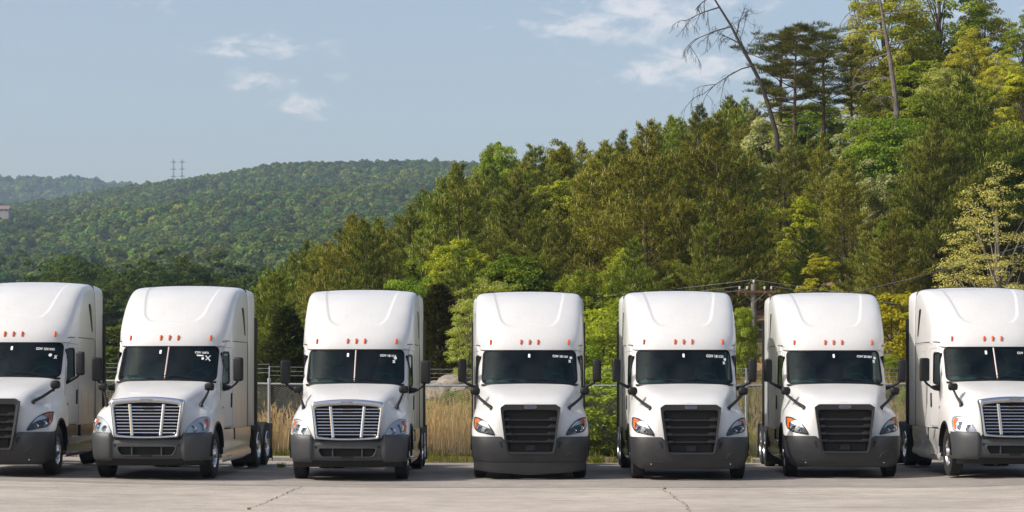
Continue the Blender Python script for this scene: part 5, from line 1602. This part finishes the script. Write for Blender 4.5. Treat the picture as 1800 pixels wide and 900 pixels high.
dead_tree([(1576, 196), (1571, 150), (1564, 100), (1557, 60), (1551, 25), (1545, -10), (1538, -50)], 134, .20,
          [(.22, 1535, 165, 1, .2), (.32, 1512, 128, 1, .3), (.45, 1505, 95, 1, .3), (.58, 1488, 40, 1, .4), (.66, 1500, 22, 1, .4), (.72, 1606, 14, 1, .1), (.8, 1480, 0, 1, .3), (.5, 1590, 70, 1, .1)],
          'tall grey dead trunk with bare side limbs at upper right', M['deadgrey'], 8, 2)

# ------------------------------------------------------------------ power pole and lines
M['polewood'] = mat('weathered_pole', (.15, .14, .115), .9, var=.3, vscale=3, bump=.3, bscale=10)
M['crossarm'] = mat('red_brown_crossarm', (.14, .065, .038), .85, var=.3, vscale=4)
M['porcelain'] = mat('porcelain', (.62, .62, .60), .3)
M['cable'] = mat('aluminium_cable', (.30, .31, .32), .5, metal=.4)
PD = 95.0
px0 = PX(1325, PD); pz = tz(px0, PD); ptop = PZ(499, PD)
pole = empty('power_pole', (px0, PD, pz)); tag(pole, 'wooden power pole with red-brown crossarm between the fifth and sixth trucks', 'power pole')
mb = MB(); mb.tube([(0, 0, -.3), (0, 0, (ptop - pz) * .5), (0, 0, ptop - pz)], [.15, .135, .12], 12); mb.build('shaft', M['polewood'], pole)
arm_z = PZ(513, PD) - pz
mb = MB(); mb.add([(x, y - .14, z) for z in (arm_z - .045, arm_z + .045) for y in (-.045, .045) for x in (-.72, .86)], [(0, 2, 3, 1), (4, 5, 7, 6), (0, 1, 5, 4), (2, 6, 7, 3), (0, 4, 6, 2), (1, 3, 7, 5)])
mb.build('crossarm', M['crossarm'], pole, smooth=False)
mb = MB()
for s in (-1, 1): mb.tube([(s * .5, -.19, arm_z - .02), (0, -.15, arm_z - .45)], .008, 5)
mb.build('brace', M['galv'], pole)
ins = [(-.62, arm_z + .06), (-.30, arm_z + .06), (.45, arm_z + .06), (.74, arm_z + .06), (0, ptop - pz)]
for x, z in ins:
    mb = MB(); mb.lathe([(0, .012), (.06, .012), (.06, .05), (.09, .055), (.11, .03), (.12, .05), (.15, .045), (.18, 0)], (x, -.14 if z < ptop - pz else 0, z), 'z', 12); mb.build('insulator', M['porcelain'], pole)
for x in (-.66, -.36):
    mb = MB(); mb.rbox((x, -.16, arm_z - .13), (.07, .07, .13), .02, 3); mb.build('cutout', M['crossarm'], pole)
def wire(name, a, b, sag, label, r=.0075):
    mb = MB(); a, b = Vector(a), Vector(b); n = 22
    mb.tube([a + (b - a) * t + Vector((0, 0, -4 * sag * t * (1 - t))) for t in np.linspace(0, 1, n)], r, 4, cap=False)
    o = mb.build(name, M['cable']); tag(o, label, 'cable', 'power lines'); return o
pv = Vector((px0, PD, pz))
LE = [(PX(300, 120), 120, PZ(548, 120)), (PX(300, 120.6), 120.6, PZ(556, 120)), (PX(300, 121), 121, PZ(562, 120))]
RE = [(PX(2100, 92), 92, PZ(556, 92)), (PX(2100, 91.5), 91.5, PZ(566, 92))]
wire('power_line', pv + Vector((0, 0, ptop - pz + .18)), LE[0], .55, 'top power line running left from the pole behind the trucks')
wire('power_line', pv + Vector((-.62, -.14, arm_z + .24)), LE[1], .6, 'power line running left from the outer crossarm insulator')
wire('power_line', pv + Vector((-.30, -.14, arm_z + .10)), LE[2], .65, 'lowest crossarm power line running left from the pole')
wire('power_line', pv + Vector((0, 0, ptop - pz + .18)), RE[0], .35, 'top power line running right from the pole over the yellow bush')
wire('power_line', pv + Vector((.74, -.14, arm_z + .24)), RE[1], .35, 'power line running right from the crossarm over the yellow bush')
wire('telephone_line', pv + Vector((0, -.14, PZ(578, PD) - pz)), (PX(300, 118), 118, PZ(640, 118)), .5, 'lower telephone line leaving the pole to the left', .012)
wire('telephone_line', pv + Vector((0, -.14, PZ(578, PD) - pz)), (PX(2100, 92), 92, PZ(640, 92)), .35, 'lower telephone line leaving the pole to the right', .012)
wire('telephone_line', (PX(1420, 97), 97, PZ(530, 97)), (PX(1900, 110), 110, PZ(395, 110)), .3, 'thin line climbing to the right in front of the dark cedar', .012)

# ------------------------------------------------------------------ rocks in the bank
M['rock'] = mat('grey_rock', (.23, .205, .17), .95, var=.3, vscale=2.5, bump=.7, bscale=7)
def rock_mesh(seed):
    rg = np.random.default_rng(seed)
    bm = bmesh.new(); bmesh.ops.create_icosphere(bm, subdivisions=3, radius=1.0)
    pl = [(rdir(1, rg)[0], rg.uniform(.45, .85)) for _ in range(14)]
    for v in bm.verts:
        c = np.array(v.co)
        for n_, d_ in pl:
            e = float(c @ n_) - d_
            if e > 0: c = c - n_ * e
        c = c * (1 + .03 * math.sin(c[0] * 9 + seed) * math.sin(c[1] * 8) * math.sin(c[2] * 7))
        v.co = c
    me = bpy.data.meshes.new('rock'); bm.to_mesh(me); bm.free(); me.materials.append(M['rock']); me.shade_smooth(); me.set_sharp_from_angle(angle=R(28))
    return me
rocks = [rock_mesh(s) for s in range(5)]
rs = random.Random(3); NUMR = []
for k in range(46):
    if k < 30: px, d = rs.uniform(745, 835), rs.uniform(74, 90)
    elif k < 38: px, d = rs.uniform(500, 545), rs.uniform(74, 86)
    else: px, d = rs.uniform(1030, 1560), rs.uniform(64, 100)
    x = PX(px, d); s = rs.uniform(.25, .75) if k < 38 else rs.uniform(.15, .35)
    o = link('rock', rocks[k % 5]); o.location = (x, d, tz(x, d) + s * .1); o.scale = (s * 1.35, s, s * .62); o.rotation_euler = (rs.uniform(-.3, .3), rs.uniform(-.3, .3), rs.uniform(0, 6))
    tag(o, None, 'rock', 'rocks of the bank'); NUMR.append((o, 'grey rock' if k < 38 else 'small grey rock', 'on the stony bank', 'between the third and fourth trucks' if k < 30 else 'left of the third truck' if k < 38 else 'right of the fourth truck', px))

# ------------------------------------------------------------------ grass
def grass(name, n, area, hr, wr, ca, cb, seed, label, lean=.25, dens=None, seedhead=None, zoff=0.0):
    rg = np.random.default_rng(seed)
    x = rg.uniform(area[0], area[1], n); y = rg.uniform(area[2], area[3], n)
    if dens is not None:
        k = rg.uniform(0, 1, n) < dens(x, y); x, y = x[k], y[k]
    n = len(x)
    z = terrain(x, y) - .03 + zoff
    H = rg.uniform(*hr, n) * (.72 + .45 * wob(x, y, 1.1, seed))
    P = np.stack([x, y, z], -1)
    a = rg.uniform(0, 6.28, n); l = rg.uniform(0, lean, n)
    d1 = unit(np.stack([np.cos(a) * l * .5, np.sin(a) * l * .5, np.ones(n)], -1)); d2 = unit(np.stack([np.cos(a) * l * 1.8, np.sin(a) * l * 1.8, np.ones(n)], -1))
    W = rg.uniform(*wr, n)
    s = rdir(n, rg); s[:, 2] = 0; s = unit(s) * (W * .5)[:, None]
    m = P + d1 * (H * .55)[:, None]; e = m + d2 * (H * .45)[:, None]
    Q = np.concatenate([np.stack([P - s, P + s, m + s * .8, m - s * .8], 1), np.stack([m - s * .8, m + s * .8, e + s * .15, e - s * .15], 1)])
    col = mixcol(ca, cb, np.clip(.5 + .5 * wob(x, y, 1.7, seed + 1.0) + rg.uniform(-.5, .5, n), 0, 1)); T = np.concatenate([col, col])
    if seedhead:
        k = rg.uniform(0, 1, n) < seedhead[0]
        ee = e[k]; m2 = k.sum()
        for j in range(3):
            C = ee + rg.normal(size=(m2, 3)) * .02 - d2[k] * (.05 * j + .02)
            q = blades(C, unit(d2[k] + rdir(m2, rg) * .5), np.full(m2, .13), np.full(m2, .030), rg, .4)
            Q = np.concatenate([Q, q]); T = np.concatenate([T, np.tile(np.array(seedhead[1]), (m2, 1)) * rg.uniform(.8, 1.15, (m2, 1))])
    me = quad_mesh(name, Q, T, M['grass'])
    o = link(name, me); tag(o, label, 'grass', None, 'stuff'); return o
grass('tall_dry_grass', 9500, (-16, -1.0, 57.25, 60.6), (.75, 1.9), (.016, .034), (.44, .30, .11), (.72, .53, .27), 1, 'tall tan dry grass standing behind the left half of the fence', .3,
      dens=lambda x, y: np.clip(.55 + .9 * wob(x, y, .7), .05, 1), seedhead=(.45, (.60, .42, .21)))
grass('green_grass', 17000, (-17, 17, 55.3, 58.2), (.08, .34), (.012, .03), (.07, .10, .015), (.22, .22, .05), 2, 'short green and straw grass along the foot of the fence', .7,
      dens=lambda x, y: .25 + .75 * (wob(x, y, .9, 3) > -.1))
grass('bank_grass', 42000, (-10, 21, 57.8, 104), (.18, .60), (.03, .07), (.085, .095, .016), (.30, .25, .07), 3, 'green and straw coloured grass covering the bank behind the fence', .6,
      dens=lambda x, y: np.clip(.75 + .5 * wob(x, y, 3.0, 1), .1, 1) * np.where((x > PX(735, 84)) & (x < PX(840, 84)) & (y > 74) & (y < 92), .15, 1))
grass('weedy_growth', 5500, (-1.0, 17, 57.15, 60), (.35, 1.15), (.02, .045), (.10, .13, .02), (.26, .24, .06), 4, 'weedy mixed green growth behind the right half of the fence', .5)
# low bushes and weeds on the bank
rs = random.Random(12); NUMB = []
for k in range(44):
    if k < 16: px, d, H = rs.uniform(1015, 1110), rs.uniform(57.6, 61), rs.uniform(1.7, 2.9)
    elif k < 28: px, d, H = rs.uniform(745, 835), rs.uniform(60, 72), rs.uniform(.5, 1.0)
    else: px, d, H = rs.uniform(1290, 1640), rs.uniform(61, 100), rs.uniform(.7, 1.6)
    kind = 'shrub'
    where = 'at the fence between fourth and fifth trucks' if k < 16 else 'on the bank between third and fourth trucks' if k < 28 else 'on the bank near the power pole'
    NUMB.append((plant(kind, PX(px, d), d, H, None, 'low bushes behind the fence', name='shrub', cat='shrub', wide=rs.uniform(.9, 1.4)), 'low green bush', '', where, px))
number_off(NUMR, '%s %s from the left %s %s'); number_off(NUMB, '%s %s from the left %s%s')
# weeds in the kerb
def weed_mesh(seed):
    rg = np.random.default_rng(seed); n = 60
    a = rg.uniform(0, 6.28, n); l = rg.uniform(.3, 1.3, n)
    D_ = unit(np.stack([np.cos(a) * l, np.sin(a) * l, np.ones(n)], -1))
    Q = blades(rg.normal(size=(n, 3)) * np.array([.05, .05, 0]), D_, rg.uniform(.08, .22, n), rg.uniform(.02, .04, n), rg, .2)
    return quad_mesh('weed', Q, mixcol((.10, .14, .02), (.24, .26, .04), rg.uniform(0, 1, n)), M['grass'])
wm = [weed_mesh(s) for s in (1, 2)]
for k, (px, d, s, lab) in enumerate(((495, 51.5, .8, 'small green weed on the pavement left of the third truck'), (1169, 42.3, .22, 'tiny weed in the pavement crack before the fifth truck'), (438, 35.4, .25, 'tiny weed at the bottom end of the long pavement crack'),
                                    (845, 55.2, 1.0, 'weed tuft at the kerb behind the fourth truck'), (1050, 55.2, 1.3, 'weed tuft at the kerb between the fourth and fifth trucks'))):
    o = link('weed', wm[k % 2]); x = PX(px, d); o.location = (x, d, float(lot_z(x)) + .0); o.scale = (s, s, s); tag(o, lab, 'weed')

# ------------------------------------------------------------------ far wood, towers, house
def instancer(name, pts, sc, seed, protos, label):
    me = bpy.data.meshes.new(name); me.vertices.add(len(pts)); me.vertices.foreach_set('co', np.ascontiguousarray(pts, np.float32).ravel())
    a = me.attributes.new('sc', 'FLOAT', 'POINT'); a.data.foreach_set('value', sc.astype(np.float32))
    o = link(name, me)
    coll = bpy.data.collections.new('far_crowns_' + name)
    for p in protos: coll.objects.link(bpy.data.objects.new('far_crown', p))
    ng = bpy.data.node_groups.new(name, 'GeometryNodeTree')
    ng.interface.new_socket('Geometry', in_out='INPUT', socket_type='NodeSocketGeometry'); ng.interface.new_socket('Geometry', in_out='OUTPUT', socket_type='NodeSocketGeometry')
    N = ng.nodes.new; L = ng.links.new
    gi, go = N('NodeGroupInput'), N('NodeGroupOutput')
    ci = N('GeometryNodeCollectionInfo'); ci.inputs['Collection'].default_value = coll; ci.inputs['Separate Children'].default_value = True; ci.inputs['Reset Children'].default_value = True
    ip = N('GeometryNodeInstanceOnPoints'); ip.inputs['Pick Instance'].default_value = True
    rv = N('FunctionNodeRandomValue'); rv.data_type = 'INT'; rv.inputs['Max'].default_value = len(protos) - 1; rv.inputs['Seed'].default_value = seed
    rr = N('FunctionNodeRandomValue'); rr.data_type = 'FLOAT_VECTOR'; rr.inputs['Max'].default_value = (0, 0, 6.28); rr.inputs['Seed'].default_value = seed + 1
    na = N('GeometryNodeInputNamedAttribute'); na.data_type = 'FLOAT'; na.inputs['Name'].default_value = 'sc'
    L(gi.outputs[0], ip.inputs['Points']); L(ci.outputs[0], ip.inputs['Instance'])
    for out_ in rv.outputs:
        if out_.enabled and out_.type == 'INT': L(out_, ip.inputs['Instance Index'])
    for out_ in rr.outputs:
        if out_.enabled and out_.type == 'VECTOR': L(out_, ip.inputs['Rotation'])
    L(na.outputs[0], ip.inputs['Scale']); L(ip.outputs[0], go.inputs[0])
    mod = o.modifiers.new('scatter', 'NODES'); mod.node_group = ng
    tag(o, label, 'wood', None, 'stuff'); return o
fp = [far_mesh(s) for s in range(6)]
def scatter(n, y0, y1, pxa, pxb, seed, gap):
    rg = np.random.default_rng(seed)
    y = np.sqrt(rg.uniform(y0 ** 2, y1 ** 2, n)); px = rg.uniform(pxa, pxb, n); x = PX(px, y)
    # keep a spacing
    cell = np.round(np.stack([x / gap, y / gap], -1)).astype(int); _, k = np.unique(cell, axis=0, return_index=True)
    x, y = x[k], y[k]
    return np.stack([x, y, terrain(x, y) - 1.5], -1)
pts = scatter(170000, 640, 2330, -720, 1080, 4, 6.2)
rg = np.random.default_rng(3)
instancer('far_hill_wood', pts, rg.uniform(.6, 1.15, len(pts)), 5, fp, 'hazy green wood covering the long far ridge on the left')
pts2 = scatter(26000, 3350, 3860, -720, 500, 6, 13.0)
instancer('distant_ridge_wood', pts2, rg.uniform(1.3, 2.2, len(pts2)), 9, fp, 'blue hazy wood on the farthest ridge at the left edge')

M['tower'] = mat('tower_steel', (.16, .17, .18), .6, metal=.3)
for px, lab in ((305, 'left of the two tiny power pylons standing on the far ridge'), (320, 'right of the two tiny power pylons standing on the far ridge')):
    D = 2380; x = PX(px, D); zb = tz(x, D); H = PZ(280, D) - zb
    o = empty('power_pylon', (x, D, zb)); tag(o, lab, 'pylon', 'pylons on the far ridge')
    mb = MB(); w = 2.2
    for sx in (-1, 1):
        for sy in (-1, 1): mb.tube([(sx * w, sy * w, 0), (sx * .6, sy * .6, H * .6), (sx * .5, sy * .5, H)], .13, 4)
    for k in range(9):
        a, b = k / 9, (k + 1) / 9; wa, wb = w + (.5 - w) * min(1, a / .62), w + (.5 - w) * min(1, b / .62)
        mb.tube([(-wa, -wa, H * a), (wb, -wb, H * b)], .07, 3); mb.tube([(wa, -wa, H * a), (-wb, -wb, H * b)], .07, 3)
    mb.build('mast', M['tower'], o)
    for f in (.66, .80, .94):
        mb = MB(); mb.tube([(-3.4, 0, H * f), (0, 0, H * f + .8), (3.4, 0, H * f)], .22, 4); mb.tube([(-3.4, 0, H * f), (3.4, 0, H * f)], .18, 4); mb.build('arm', M['tower'], o)
def far_house(px, py, D, w, h, wallc, roofc, lab):
    x = PX(px, D); z = PZ(py, D)
    o = empty('house', (x, D, z)); tag(o, lab, 'house')
    mb = MB(); mb.box(-w, w, -4, 4, -6, h); mb.build('wall', mat('house_wall', wallc, .8), o, smooth=False)
    mb = MB(); mb.add([(-w - .6, -4.6, h), (w + .6, -4.6, h), (w + .6, 4.6, h), (-w - .6, 4.6, h), (-w - .6, 0, h + 2.6), (w + .6, 0, h + 2.6)], [(0, 1, 5, 4), (2, 3, 4, 5), (0, 4, 3), (1, 2, 5), (0, 3, 2, 1)])
    mb.build('roof', mat('house_roof', roofc, .8), o, smooth=False)
    for k in (-.5, .5):
        mb = MB(); mb.box(k * w - .9, k * w + .9, -4.06, -3.98, h * .3, h * .75); mb.build('window', M['lamp_dark'], o, smooth=False)
far_house(9, 373, 1500, 3.2, 1.8, (.30, .27, .25), (.20, .13, .11), 'small far house with reddish roof in the wood at the left edge')
far_house(478, 318, 1980, 7, 3.0, (.5, .5, .5), (.36, .37, .40), 'small pale far building near the top of the far ridge')

# ------------------------------------------------------------------ air
hz = MB(); hz.box(-2960, 2960, -60, 4340, -12, 470)
hm_ = bpy.data.materials.new('valley_haze'); hm_.use_nodes = True
nt = hm_.node_tree; nt.nodes.clear()
ho = nt.nodes.new('ShaderNodeOutputMaterial'); pv_ = nt.nodes.new('ShaderNodeVolumePrincipled')
pv_.inputs['Color'].default_value = (.58, .76, 1.0, 1); pv_.inputs['Density'].default_value = .000125; pv_.inputs['Anisotropy'].default_value = .0
nt.links.new(pv_.outputs[0], ho.inputs['Volume'])
haze = hz.build('haze', hm_, None, smooth=False); tag(haze, 'pale blue haze filling the valley air', 'haze', None, 'stuff')
